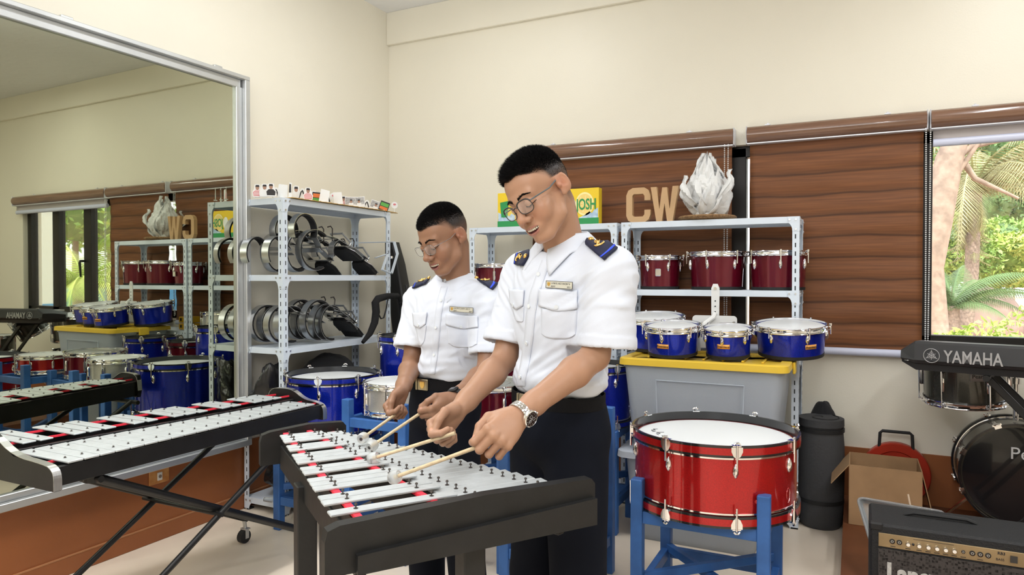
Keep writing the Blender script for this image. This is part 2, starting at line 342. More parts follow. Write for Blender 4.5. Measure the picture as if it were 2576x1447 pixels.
# ================================================================ drums
def lacq(name, c, c2=None, rough=.28, metal=.6): return mat(name, c, rough, metal, coat=.55, col2=c2, vscale=260 if c2 else 8)
blueS = lacq('blue_sparkle_wrap', (0.006, 0.030, 0.56), (0.003, 0.015, 0.34)); redS = lacq('red_lacquer_wrap', (0.56, 0.011, 0.012), (0.42, 0.008, 0.010), .24, .5)
marS = lacq('maroon_wrap', (0.15, 0.005, 0.02), None, .22, .5); silS = lacq('silver_wrap', (0.52, 0.52, 0.5), (0.42, 0.42, 0.41), .3, .5)
drkS = lacq('smoky_grey_wrap', (0.075, 0.075, 0.065), (0.05, 0.05, 0.042), .25, .5); whtS = lacq('white_wrap', (0.8, 0.8, 0.78))
blackg = mat('black_gloss', (0.012, 0.012, 0.014), .22, coat=.5)
smokehead = mat('smoky_drumhead', (0.32, 0.34, 0.33), .25)
badge_m = mat('orange_badge', (0.85, 0.40, 0.10), .35, .3)
inkm = mat('black_ink', (0.02, 0.02, 0.025), .6)
def spin(o, n, a0=0.0, skip=()):
    for i in range(n):
        if i in skip: continue
        a = a0 + 2 * math.pi * i / n
        if i == 0 or not o.users_collection: pass
        c = o if i == min(set(range(n)) - set(skip)) else dup(o, o.parent)
        c.rotation_euler = (0, 0, a)
def lug_mesh(R, z, ln, wd, flip=1):   # teardrop casing on the shell
    b = M(); T = frame((R, 0, z), (0, 1, 0), (0, 0, flip))
    pr = [(0, .0, .2), (.12, .55, .7), (.35, .95, 1), (.6, .85, .95), (.85, .5, .7), (1, .08, .2)]
    vs, fs = [], []
    for t, ww, dd in pr:
        for k in range(9):
            a = math.pi * k / 8; vs.append(T @ V((wd * .5 * ww * math.cos(a), (t - .5) * ln, wd * .55 * dd * math.sin(a) - .001)))
    for i in range(len(pr) - 1):
        for k in range(8): fs.append((i * 9 + k, i * 9 + k + 1, (i + 1) * 9 + k + 1, (i + 1) * 9 + k))
    b.add(vs, fs); return b
def drum(label, loc, R, h, style, shell, nl=8, rz=0.0, rot=None, name='drum', cat='drum', group=None, hoop=None, head=None, a0=.2, hh=None, inlay=True, badge=None, open_bottom=True):
    t = thing(name, label, cat, loc, rz, group, rot); head = head or skinhead; seg = 64 if R > .2 else 48
    if style == 'bass':
        hw = hh or .036; hoop = hoop or blackg; rs = R - .014
        b = M(); b.lathe([(rs - .008, hw * .8), (rs, hw * .8), (rs, h - hw * .82), (rs - .008, h - hw * .82)], seg); b.build('shell', shell, t, smooth=50)
        for top in (1, 0):
            z0, z1 = (h - hw, h) if top else (0, hw)
            b = M(); b.lathe([(R - .009, z0), (R, z0), (R, z0 + hw * .2)], seg, m=0)
            b.lathe([(R, z0 + hw * .2), (R + .0006, z0 + hw * .2), (R + .0006, z1 - hw * .2), (R, z1 - hw * .2)], seg, m=1 if inlay else 0)
            b.lathe([(R, z1 - hw * .2), (R, z1), (R - .009, z1), (R - .009, z0)], seg, m=0)
            b.build('hoop', [hoop, shell], t, smooth=50)
            zz = h - hw - .006 if top else hw + .006
            b = M(); b.lathe([(rs + .001, zz - .004), (rs + .005, zz - .003), (rs + .005, zz + .003), (rs + .001, zz + .004)], seg); b.build('flesh_hoop', chrome, t, smooth=50)
            zh = h - hw * .78 if top else hw * .6
            b = M(); b.lathe([(0.0001, zh + .002), (rs * .9, zh + .002), (rs + .002, zh - .004)], seg); b.build('drumhead', head, t, smooth=60)
        for top in (1, 0):
            f = 1 if top else -1; z = h * .5 + f * (h * .5 - hw - max(.05, h * .16))
            spin(lug_mesh(rs, z, .055, .026, f).build('lug', chrome, t, smooth=60), nl, a0)
            b = M(); ze = h if top else 0; b.cyl((R + .008, 0, z + f * .015), (R + .008, 0, ze + f * .006), .0038, seg=8)
            b.tube([(R + .008, -.011, ze + f * .007), (R + .008, -.005, ze + f * .013), (R + .008, .005, ze + f * .013), (R + .008, .011, ze + f * .007)], .0035, 6)
            T = frame((R + .004, 0, ze - f * hw * .35), (0, 1, 0), (0, 0, -f))
            pl = [(-.02, -hw * .3), (.02, -hw * .3), (.02, hw * .1), (.012, hw * .5), (0, hw * .68), (-.012, hw * .5), (-.02, hw * .1)]
            b.prism(pl, .008, T); b.box((R - .003, 0, ze + f * .001), (.02, .03, .004))
            spin(b.build('claw_hook', chrome, t, smooth=40), nl, a0)
    else:
        tp = .93 if style == 'tom' else 1.0; rs = R - .012
        zb = .0 if open_bottom and style == 'tom' else .012
        b = M(); b.lathe([(rs * tp - .005, zb), (rs * tp, zb), (rs, h - .012), (rs - .005, h - .012)], seg); b.build('shell', shell, t, smooth=50)
        if style == 'tom':
            b = M(); b.lathe([(rs * tp - .006, -.001), (rs * tp + .002, -.001), (rs * tp + .003, .016), (rs * tp - .006, .016)], seg); b.build('bottom_trim', rubber, t, smooth=50)
        for top in ((1,) if style == 'tom' else (1, 0)):
            f = 1 if top else -1; q = (lambda z: h - .03 + z) if top else (lambda z: .03 - z)
            b = M(); pf = [(R - .009, .0), (R - .004, -.002), (R + .001, -.001), (R + .0025, .002), (R + .001, .005), (R - .004, .007), (R - .0055, .011), (R - .0055, .019), (R - .003, .022), (R + .002, .023), (R + .0035, .026), (R + .002, .029), (R - .003, .030), (R - .008, .029), (R - .009, .0)]; b.lathe([(a_, q(z_)) for a_, z_ in pf], seg); b.build('hoop', chrome, t, smooth=35)
            b = M(); b.lathe([(.0001, q(.021)), (rs * .93, q(.021)), (rs + .002, q(.014))], seg); b.build('drumhead', head, t, smooth=60)
            if head is smokehead and top: b = M(); b.lathe([(rs * .55, q(.0215)), (rs * .56, q(.0225)), (rs * .575, q(.0225)), (rs * .585, q(.0215))], seg); b.build('head_ring', inkm if style == 'tom' else silS, t, smooth=50)
        b = M()
        if style == 'tom':
            spin(lug_mesh(rs * (.985 if R > .1 else .98), h * .66, min(.06, h * .34), .024, 1).build('lug', chrome, t, smooth=60), nl, a0)
            b.cyl((R + .007, 0, h * .68), (R + .007, 0, h + .002), .0036, seg=8); b.cyl((R + .007, 0, h - .008), (R + .007, 0, h + .004), .006, seg=8); b.box((R + .003, 0, h - .012), (.014, .018, .005), bev=.001)
        else:
            l = M(); l.box((rs + .007, 0, h * .5), (.016, .018, h * .38), bev=.004); spin(l.build('lug', chrome, t, smooth=40), nl, a0)
            b.cyl((R + .006, 0, .004), (R + .006, 0, h + .002), .0034, seg=8)
            for z in (h - .012, .012): b.box((R + .003, 0, z), (.014, .018, .005), bev=.001)
        spin(b.build('tension_rod', chrome, t, smooth=40), nl, a0)
    if badge is not None:
        a, zb, txt = badge; r_ = (R - .012) * (1 if style != 'tom' else (.93 + .07 * zb / h)); b = M()
        hw_, hh_ = .031, .0115
        b.grid(lambda u, v: ((r_ + .0018) * math.cos(a + (u - .5) * 2 * hw_ / r_), (r_ + .0018) * math.sin(a + (u - .5) * 2 * hw_ / r_), zb + (v - .5) * 2 * hh_), 8, 1)
        bd = b.build('badge', badge_m, t, smooth=60, solid=.001)
        ca, sa = math.cos(a), math.sin(a); T = frame(((r_ + .003) * ca, (r_ + .003) * sa, zb - .0055), (-sa, ca, 0), (0, 0, 1))
        text_obj('badge_lettering', txt, .0165, inkm, bd, T, align='CENTER')
    return t
def stand(label, x0, y0, s, ztop, hook=.09, post=.045, group='blue wooden drum stands', braces=True, rz=0.0, sy_=None):
    s2 = sy_ or s; t = thing('drum_stand', label, 'stand', (x0, y0, 0), rz, group); cs = ((-1, -1), (1, -1), (-1, 1), (1, 1))
    for i, j in cs:
        b = M(); b.box((i * s / 2, j * s2 / 2, (ztop + hook) / 2), (post, post, ztop + hook), bev=.003); b.build('post', bluew, t)
    e = M(); hgt = .045
    for j in (-1, 1):
        for z in (ztop - hgt / 2 - .002, .16):
            b = M(); b.box((0, j * s2 / 2, z), (s - post, .03, hgt), bev=.002); b.build('rail', bluew, t)
    for i in (-1, 1):
        for z in (ztop - hgt / 2 - .002, .16):
            b = M(); b.box((i * s / 2, 0, z), (.03, s2 - post, hgt), bev=.002); b.build('rail', bluew, t)
    if braces:
        b = M(); z = ztop * .42; ln = math.hypot(s, s2) - post
        for k in (-1, 1): b.box((0, 0, z + k * .018), (ln, .028, .034), Euler((0, 0, k * math.atan2(s2, s))).to_matrix(), bev=.002)
        b.build('cross_brace', bluew, t)
    return t
# --- big red drum
dE = drum('big red bass drum lying on a blue wooden stand, in front of the yellow-lidded bin', (-.50, 2.825, .487), .322, .295, 'bass', redS, 8, name='bass_drum', a0=R_(-66), rz=0, group='marching bass drums', hh=.042, head=mat('bass_drumhead', (.88, .92, .95), .4))
stand('blue wooden stand under the big red bass drum', -.513, 2.82, .46, .485, .12, .045)
b = M(); a = R_(-50); b.cyl((.306 * math.cos(a), .306 * math.sin(a), .09), (.318 * math.cos(a), .318 * math.sin(a), .09), .011, seg=14); b.cyl((.316 * math.cos(a), .316 * math.sin(a), .09), (.322 * math.cos(a), .322 * math.sin(a), .09), .005, seg=10); b.build('air_vent', chrome, dE, smooth=40)
b = M(); q0 = (-.235, -.03)       # signature scribbles
for k in range(3):
    pts = [V((q0[0] + k * .034 + .012 * math.sin(i * 1.9 + k) * (1.2 if i % 2 else .6), q0[1] - .05 * k + i * .008 - .03, .2645)) for i in range(8)]; b.tube(pts, .0014, 5)
b.build('signature', inkm, dE)
# --- big blue drum by the left shelf
drum('large blue bass drum with white head beside the left shelving, behind the small bell set', (-2.60, 3.0, .515), .262, .335, 'bass', blueS, 8, name='bass_drum', a0=R_(-20), group='marching bass drums')
stand('blue wooden stand under the large blue bass drum by the left shelving', -2.615, 3.01, .40, .51, .03)
drum('tall blue bass drum standing highest, behind the shorter cadet near the corner', (-2.42, 3.50, .70), .20, .33, 'bass', blueS, 8, name='bass_drum', a0=R_(10), group='marching bass drums')
stand('blue wooden stand under the tall blue drum near the corner', -2.42, 3.50, .30, .695, .0)
drum('blue bass drum behind the taller cadet, left of the yellow-lidded bin', (-1.30, 3.70, .56), .20, .335, 'bass', blueS, 8, name='bass_drum', a0=R_(-38), group='marching bass drums')
stand('blue wooden stand under the blue drum left of the yellow-lidded bin', -1.30, 3.70, .30, .555, .0)
drum('maroon bass drum among the stands behind the two cadets', (-1.86, 3.68, .56), .20, .33, 'bass', marS, 8, name='bass_drum', a0=R_(10), group='marching bass drums')
stand('blue wooden stand under the maroon bass drum behind the cadets', -1.86, 3.68, .30, .555, .0)
# --- snares on stands
drum('silver snare drum with white head on a blue stand behind the shorter cadet', (-2.10, 2.92, .685), .178, .165, 'snare', silS, 8, name='snare_drum', a0=.3, group='snare drums on stands')
stand('blue wooden stand under the silver snare drum', -2.10, 2.90, .34, .68, .09, .045)
drum('dark maroon snare drum with a clear ringed head behind the two cadets', (-1.64, 3.05, .675), .20, .185, 'snare', marS, 8, name='snare_drum', a0=.1, group='snare drums on stands', head=smokehead)
stand('blue wooden stand under the dark snare drum with ringed head', -1.64, 3.03, .36, .67, .06)
drum('red snare drum with white head behind the taller cadet, seen in the mirror', (-1.22, 2.93, .69), .175, .135, 'snare', redS, 8, name='snare_drum', a0=.2, group='snare drums on stands')
stand('blue wooden stand under the red snare drum behind the taller cadet', -1.20, 2.90, .36, .685, .09)
# ================================================================ slotted angle shelving
def rack(label, loc, L, Dp, zs, H, rz):     # local x along the long side, y depth; front edge at y=0
    t = thing('shelving_unit', label, 'shelf', loc, rz, 'white slotted-angle shelving units'); aw = .036; proto = {}
    for i in (0, 1):
        for j in (0, 1):
            b = M(); x, y = i * L, j * Dp; sx_, sy2 = (1 - 2 * i), (1 - 2 * j)
            b.box((x + sx_ * aw / 2, y + sy2 * .001, H / 2), (aw, .0025, H)); b.box((x + sx_ * .001, y + sy2 * aw / 2, H / 2), (.0025, aw, H))
            z = .05
            while z < H - .1:
                for dy in (-1, 1):
                    b.box((x + sx_ * aw * .55, y + sy2 * .001 + dy * .0014, z), (.006, .0006, .024), m=1); b.box((x + sx_ * .001 + dy * .0014, y + sy2 * aw * .55, z), (.0006, .006, .024), m=1)
                z += .047
            b.build('post', [whitem, darkm], t)
            f = M(); f.box((x + sx_ * aw * .5, y + sy2 * aw * .5, .004), (aw + .004, aw + .004, .012), bev=.002); f.build('rubber_foot', rubber, t)
    for z in zs:
        b = M(); e = .003; b.box((L / 2, Dp / 2, z - .002), (L - .008, Dp - .008, .003))
        for y in (e, Dp - e): b.box((L / 2, y, z - .0175), (L - .01, .002, .035)); b.box((L / 2, y + (.006 if y < .1 else -.006), z - .0345), (L - .01, .012, .002))
        for x in (e, L - e): b.box((x, Dp / 2, z - .0175), (.002, Dp - .01, .035)); 
        b.build('shelf_board', whitem, t)
        s = .062; pl = [(0, 0), (s, 0)] + [(aw + (s - aw) * (1 - math.sin(a)), -.034 - (s * .75) * (1 - math.cos(a))) for a in [math.pi / 2 * i_ / 5 for i_ in range(1, 6)]] + [(0, -.034 - s * .75)]
        for i in (0, 1):
            for j in (0, 1):
                x, y = i * L, j * Dp; sx_, sy2 = (1 - 2 * i), (1 - 2 * j)
                for side in (0, 1):
                    k_ = (i, j, side)
                    if k_ in proto:
                        c = dup(proto[k_], t); c.location = (0, 0, z); continue
                    g = M(); g.prism(pl, .002, frame((x, y - sy2 * .001, 0), (sx_, 0, 0), (0, 0, 1)) if side == 0 else frame((x - sx_ * .001, y, 0), (0, sy2, 0), (0, 0, 1)))
                    g_ = g.build('corner_bracket', whitem, t); g_.location = (0, 0, z); proto[k_] = g_
                    for xx, zz in ((.018, -.017), (.05, -.017), (.018, -.07)):
                        k = M()
                        if side == 0: k.cyl((x + sx_ * xx, y - sy2 * .001, zz), (x + sx_ * xx, y - sy2 * .006, zz), .0055, seg=8)
                        else: k.cyl((x - sx_ * .001, y + sy2 * xx, zz), (x - sx_ * .006, y + sy2 * xx, zz), .0055, seg=8)
                        k.build('bolt', alum, g_)
    return t
rack('white slotted-angle shelving full of drum carriers beside the mirror', (-2.93, 2.965, 0), 1.02, .315, (1.835, 1.392, .968, .075), 1.835, R_(90))
rack('white slotted-angle shelving in front of the blinds carrying letters and flame sculpture', (-1.27, 4.06, 0), 1.0, .295, (1.71, 1.305, .91, .06), 1.71, 0)
rack('white slotted-angle shelving behind the cadets carrying the yellow name sign', (-2.33, 4.06, 0), 1.03, .295, (1.71, 1.305, .91, .06), 1.71, 0)
# --- maroon toms on the middle shelves
MT = [((1660, -1), .145, 'small'), ((1803, -1), .180, 'wide'), ((1957, -1), .178, 'rightmost')]
lbl = ['maroon drum with a chrome plate, smallest and leftmost on the middle shelf', 'maroon drum in the middle of the row on the middle shelf', 'maroon drum at the right end of the middle shelf']
for (u, _), R, nm in MT:
    p = at_y(u, 700, 4.232); i = [m_[2] for m_ in MT].index(nm)
    d_ = drum(lbl[i], (p.x, 4.232, 1.307), R * .93, .222 if i else .205, 'tom', marS, 6, rz=0, name='tom_drum', a0=[R_(-52), R_(-100), R_(-80)][i], group='maroon drums on the middle shelf')
    if i == 0:
        b = M(); rr = R * .93 * .93; b.box((rr * math.cos(R_(-80)), rr * math.sin(R_(-80)) - .004, .10), (.034, .016, .045), bev=.004); b.build('mount_plate', chrome, d_, smooth=30)
p = at_y(1250, 700, 4.23)
d_ = drum('dark maroon drum with round lugs on the shelving behind the taller cadet', (p.x, 4.225, 1.307), .165, .165, 'snare', marS, 6, name='tom_drum', a0=R_(-68), group='maroon drums on the middle shelf')
# --- lower shelf, seen in the mirror: yellow tool boxes and white snares
for x, z in ((-1.13, .912), (-1.13, .972)):
    t = thing('tool_box', 'small yellow box with black clips on the lower shelf, ' + ('bottom' if z < .95 else 'top') + ' of two', 'box', (x, 4.2, z), group='yellow boxes on the lower shelf')
    b = M(); b.box((0, 0, .028), (.15, .12, .054), bev=.006); b.build('body', mat('yellow_box', (.78, .42, .02), .4), t); b = M()
    for k in (-1, 1): b.box((k * .04, -.062, .03), (.02, .006, .026), bev=.002)
    b.build('latch', blackg, t)
drum('white snare drum on the lower shelf left of the yellow boxes', (-1.42 - .1, 4.2, .912), .15, .17, 'snare', whtS, 6, name='snare_drum', a0=.2, group='white drums on the lower shelf')
drum('white snare drum on the lower shelf nearest the corner', (-1.86, 4.2, .912), .15, .17, 'snare', whtS, 6, name='snare_drum', a0=.4, group='white drums on the lower shelf')
# ================================================================ plastic bins
clearp = mat('cloudy_clear_plastic', (0.74, 0.80, 0.88), .35, trans=.5, ior=1.12, bump=.1, bscale=30)
yelp = mat('yellow_plastic_lid', (0.83, 0.56, 0.05), .38)
lidw = mat('pale_translucent_lid', (0.72, 0.77, 0.84), .35, trans=.3, ior=1.2)
def rrect(w, d, r, n=5):
    o = []
    for cx, cy, a in ((w / 2 - r, d / 2 - r, 0), (-w / 2 + r, d / 2 - r, 90), (-w / 2 + r, -d / 2 + r, 180), (w / 2 - r, -d / 2 + r, 270)):
        o += [(cx + r * math.cos(R_(a + 90 * i / n)), cy + r * math.sin(R_(a + 90 * i / n))) for i in range(n + 1)]
    return o
def loft(b, rings, m=0, cap0=True, cap1=True):
    n = len(rings[0]); vs = [V(p) for r in rings for p in r]; fs = []
    for i in range(len(rings) - 1):
        for k in range(n): fs.append((i * n + k, i * n + (k + 1) % n, (i + 1) * n + (k + 1) % n, (i + 1) * n + k))
    if cap0: fs.append(tuple(range(n))[::-1])
    if cap1: fs.append(tuple((len(rings) - 1) * n + k for k in range(n)))
    b.add(vs, fs, m); return b
def bin_(label, cx, cy, z0, w, d, h, lidm, ov=.03, group='stacked storage bins'):
    t = thing('storage_bin', label, 'bin', (cx, cy, z0), 0, group); b = M()
    R = lambda f, z: [(x, y, z) for x, y in rrect(w * f, d * f, .05)]
    loft(b, [R(.86, 0), R(.88, .01), R(.985, h * .9), R(1.0, h * .9), R(1.0, h - .012), R(.97, h - .012), R(.955, h * .88), R(.87, .02)], cap1=False)
    b.build('tub', clearp, t, smooth=40)
    lid = M(); S = lambda e, z: [(x, y, z) for x, y in rrect(w + 2 * e, d + 2 * e, .055)]
    loft(lid, [S(ov, h - .035), S(ov * .9, h - .004), S(ov * .6, h), S(-.03, h), S(-.035, h - .008), S(-.3, h - .008)], cap0=True, cap1=True)
    lo = lid.build('lid', lidm, t, smooth=40)
    r = M()
    for i in range(-3, 4): r.box((i * w * .12, 0, h - .003), (.012, d * .55, .008), bev=.002)
    r.build('lid_ribbing', lidm, lo)
    r = M(); fy = -d * .5
    pts = [(-w * .26, fy * .985 - .006, h * .25), (-w * .27, fy - .006 + .005, h * .78), (w * .27, fy - .001, h * .78), (w * .26, fy * .985 - .006, h * .25)]
    r.tube(pts, .004, 6); r.build('panel_ridge', clearp, t, smooth=50)
    for sx_ in (-1, 1):
        c = M(); c.box((sx_ * (w / 2 + ov + .006), 0, h - .035), (.014, .09, .06), bev=.004); c.build('lid_clip', lidm, t)
    return t
bin_('large clear bin with a yellow lid, stacked on another bin', -.695, 3.768, .47, .80, .52, .487, yelp, .02)
bin_('clear bin with a pale lid under the yellow-lidded bin', -.74, 3.772, .0, .70, .50, .47, lidw, .035)
b = M()
for i in range(9): b.box((-.74 + .006 * (i % 3), 3.80, .03 + i * .011), (.52, .40, .007), Euler((0, 0, .02 * (i % 4))).to_matrix())
o = b.build('paper_stack', mat('grey_papers', (.55, .56, .58), .7)); tag(o, 'stack of grey sheets inside the lower clear bin', 'papers')
# --- blue toms on the lid
ZL = .957
def lidtom(u, d, R, h, lab, a0, bad, nl=6, tilt=0):
    p = at_z(u, 905, ZL); p = C((u - CX) / FPX * d, d, ZL)
    return drum(lab, (p.x, p.y, ZL + .002 + R * .115), R, h, 'tom', blueS, nl, name='tom_drum', a0=a0, group='blue drums on the yellow lid', badge=bad, rot=(R_(6.5), 0, 0))
lidtom(1648, 3.97, .17, .185, 'blue drum at the back left of the yellow lid, mostly hidden', R_(-60), None)
lidtom(1693, 3.66, .147, .158, 'blue drum second from left on the yellow lid, badge in its middle', R_(-40), (R_(-99), .062, 'Premiere'))
lidtom(1832, 3.58, .127, .150, 'smallest blue drum, third from left on the yellow lid', R_(-35), (R_(-92), .068, 'Premiere'))
lidtom(1990, 3.60, .182, .162, 'widest blue drum overhanging the right end of the yellow lid', R_(-58), (R_(-50), .066, 'Premiere'))
# --- white carrier frame leaning behind them
p = at_y(1799, 900, 3.93); X0 = p.x
t = thing('drum_carrier', 'white metal drum carrier standing behind the blue drums on the bin', 'carrier', (X0, 3.93, ZL))
b = M(); T = frame((X0, 3.94, ZL), (1, 0, 0), (0, 0, 1)); b.prism([(-.02, .05), (.02, .05), (.022, .36), (.012, .385), (-.012, .385), (-.022, .36)], .006, T)
for z in (.17, .2, .23, .26, .29): b.cyl((X0, 3.9345, ZL + z), (X0, 3.938, ZL + z), .004, seg=8, m=1)
b.cyl((X0, 3.93, ZL + .36), (X0, 3.94, ZL + .36), .008, seg=10, m=2); b.build('upright', [whitep, darkm, chrome], t, world=True, smooth=30)
b = M(); b.prism([(x, y + .12) for x, y in rrect(.24, .18, .02)], .006, frame((X0, 3.915, ZL), (1, 0, 0), (0, 0, 1))); b.build('belly_plate', whitep, t, world=True)
b = M(); b.tube([(X0 - .07, 3.83, ZL + .13), (X0 - .04, 3.86, ZL + .17), (X0 - .005, 3.9, ZL + .2), (X0, 3.925, ZL + .22)], [.012, .012, .013, .013], 8); b.build('strut', whitep, t, world=True, smooth=40)
b = M(); b.tube([(X0 - .07, 3.84, ZL + .02), (X0 - .07, 3.84, ZL + .13), (X0 + .05, 3.84, ZL + .13), (X0 + .09, 3.84, ZL + .1), (X0 + .09, 3.84, ZL + .02)], .011, 8); b.build('base_frame', whitep, t, world=True, smooth=40)
# ================================================================ bar instruments
barm = mat('aluminium_tone_bar', (0.54, 0.575, 0.59), .5, .35, var=.10, vscale=30, stretch=(1, 1, 1), bump=.03, bscale=300)
redf = mat('red_felt_strip', (0.85, 0.03, 0.06), .8); screwm = mat('dark_screw', (.10, .09, .085), .35, .8)
ACC = [0, 2, 3, 5, 6, 7, 9, 10, 12, 13, 14, 16, 17, 19, 20, 21]
def bar_set(t, T, nn, acc, Wl, Lk, zt, edges, k=1.0, sh=1.0, rise=.012):
    """bars along local x, instrument length along y; edges(w)->(accL,accR,natL,natR)"""
    pitch = Wl / nn; bw = pitch * .92
    def bar(x0, x1, y, z, wd, th, nm, par=t):
        b = M(); b.box(((x0 + x1) / 2, y, z + th / 2), (x1 - x0, wd, th), bev=.0016 * k); b.v = [T @ p for p in b.v]; o = b.build(nm, barm, par, world=True)
        for f in (.2, .8):
            s = M(); c = V((x0 + (x1 - x0) * f, y + .0, z + th)); s.cyl(c, c + V((0, 0, .009 * sh)), .0016 * k, seg=8); s.cyl(c + V((0, 0, .008 * sh)), c + V((0, 0, .0115 * sh)), .0038 * k, .0026 * k, seg=10)
            s.cyl(c + V((0, 0, -.0002)), c + V((0, 0, .0009)), .005 * k, seg=12)
            s.v = [T @ p for p in s.v]; s.build('screw', screwm, o, world=True, smooth=40)
    for i in range(nn):
        y = (i + .5) * pitch; a, b_, c, d = edges(y); bar(c, d, y, zt, bw, .007 * k, 'natural_bar')
    for i in acc:
        y = (i + 1) * pitch; a, b_, c, d = edges(y); bar(a, b_, y, zt + rise, bw * .90, .006 * k, 'accidental_bar')
def board(t, T, pts, y, th, nm, m):     # pts in (x,z)
    b = M(); b.prism(pts, th, frame((0, y, 0), (1, 0, 0), (0, 0, 1))); b.v = [T @ p for p in b.v]; return b.build(nm, m, t, world=True)
# foreground metallophone
P0 = C(-.362, 1.385, 0); ang = math.radians(29); X1 = C(math.cos(ang), math.sin(ang), 0); Y1 = C(-math.sin(ang), math.cos(ang), 0)
T1 = frame(P0, X1, Y1)
t = thing('metallophone', 'black table metallophone with silver bars played by both cadets, in the foreground', 'metallophone', P0 + X1 * .25 + Y1 * .4)
met = t; WLN = .835
def e1(y): f = y / WLN; return (.0 + .05 * f, .292 - .12 * f, .275 - .12 * f, .556 - .318 * f)
bar_set(t, T1, 23, ACC, WLN, 1, .876, e1)
def strip(t, T, x0, x1, y0, y1, z, nm='felt_strip', w=.014, m=None):
    b = M(); a = V((x0, y0, z)); c = V((x1, y1, z)); d = (c - a).normalized(); Rm = Matrix((d.cross(V((0, 0, 1))), d, V((0, 0, 1)))).transposed()
    b.box((a + c) / 2, (w, (c - a).length, .008), Rm); b.v = [T @ p for p in b.v]; return b.build(nm, m or redf, t, world=True)
for x0, x1, z in ((.055, .075, .884), (.235, .148, .884), (.335, .175, .872), (.50, .222, .872)): strip(t, T1, x0, x1, -.03, .865, z, w=.015)
for x0, x1, z in ((.055, .075, .840), (.235, .148, .840), (.335, .175, .828), (.50, .222, .828)):
    b = M(); a = V((x0, -.03, z)); c = V((x1, .865, z)); d = (c - a).normalized(); Rm = Matrix((d.cross(V((0, 0, 1))), d, V((0, 0, 1)))).transposed(); b.box((a + c) / 2, (.02, (c - a).length, .078), Rm); b.v = [T1 @ p for p in b.v]; b.build('support_rail', blackw, t, world=True)
def endpts(x0, x1, zl, zr, zb, s): return [(x0, zb), (x1, zb), (x1, zr - .012), (x1 - .01, zr), (x1 - (x1 - x0) * .45, zr + .004), (x0 + (x1 - x0) * .25, zl + .004), (x0 + .03, zl), (x0 + .006, zl - .008), (x0, zl - .03)]
board(t, T1, endpts(-.03, .605, .898, .905, .80, 1), -.045, .03, 'end_board', blackw)
board(t, T1, [(.03, .80), (.60, .80), (.60, .862), (.03, .838)], -.068, .016, 'end_board_batten', blackw)
board(t, T1, endpts(.0, .27, .893, .902, .79, 1), .885, .03, 'end_board', blackw)
b = M()
for (x0, x1) in ((.05, .07), (.53, .24)):
    a = V((x0, -.03, .812)); c = V((x1, .87, .812)); d = (c - a).normalized(); Rm = Matrix((d.cross(V((0, 0, 1))), d, V((0, 0, 1)))).transposed(); b.box((a + c) / 2, (.022, (c - a).length, .075), Rm, bev=.002)
b.v = [T1 @ p for p in b.v]; b.build('side_rail', blackw, t, world=True)
for x, y in ((.06, .52), (.30, -.015), (.20, .82)):
    b = M(); b.box((x, y, .41), (.052, .052, .82), bev=.003); b.v = [T1 @ p for p in b.v]; b.build('leg', blackw, t, world=True)
b = M(); b.box((.18, .24, .30), (.03, .62, .05), Euler((0, 0, R_(24))).to_matrix(), bev=.002); b.v = [T1 @ p for p in b.v]; b.build('leg_stretcher', blackw, t, world=True)
# bell set on X stand by the mirror
Xf, Ya, Yb, ZT = -2.352, 1.41, 2.60, .752
T2 = frame((Xf, Ya, 0), (-1, 0, 0), (0, 1, 0)); T2 = Matrix.Translation((Xf, Ya, 0)) @ Matrix(((-1, 0, 0, 0), (0, 1, 0, 0), (0, 0, 1, 0), (0, 0, 0, 1)))
t = thing('bell_set', 'black bell set with silver bars on an X stand beside the mirror', 'glockenspiel', (Xf - .3, (Ya + Yb) / 2, .65))
L2 = Yb - Ya
def e2(y): f = y / L2; return (.635 - .275 * f, .338 - .148 * f, .318 - .142 * f, .012)
def e2b(y): a, b_, c, d = e2(y); return (b_, a, d, c)
bar_set(t, T2, 21, [0, 1, 3, 4, 5, 7, 8, 10, 11, 12, 14, 15, 17, 18, 19], L2, 1, ZT, e2b, 1.0, .5, .024)
for x0, x1, z in ((.10, .05, .748), (.26, .14, .748), (.40, .225, .772), (.56, .315, .772)): strip(t, T2, x0, x1, -.03, L2 + .045, z + .002, w=.005)
b = M()
def slab(b, T, x0, x1, y0, y1, z, w, h):
    a = V((x0, y0, z)); c = V((x1, y1, z)); d = (c - a).normalized(); Rm = Matrix((d.cross(V((0, 0, 1))), d, V((0, 0, 1)))).transposed(); b.box(T @ ((a + c) / 2), (w, (c - a).length, h), (T.to_3x3() @ Rm), bev=.002)
slab(b, T2, .03, .02, -.03, L2 + .06, .714, .02, .066); o = b.build('front_rail', black, t, world=True)
b = M(); slab(b, T2, .61, .34, -.03, L2 + .06, .722, .02, .085); b.build('back_rail', black, t, world=True)
b = M(); slab(b, T2, .345, .195, -.03, L2 + .06, .724, .02, .075); b.build('middle_rail', black, t, world=True)
b = M(); vs = [T2 @ V(p) for p in ((.03, -.03, .686), (.60, -.03, .686), (.34, L2 + .05, .686), (.02, L2 + .05, .686))]; b.add(vs, [(0, 1, 2, 3)]); b.build('bottom_panel', black, t, world=True, solid=.008)
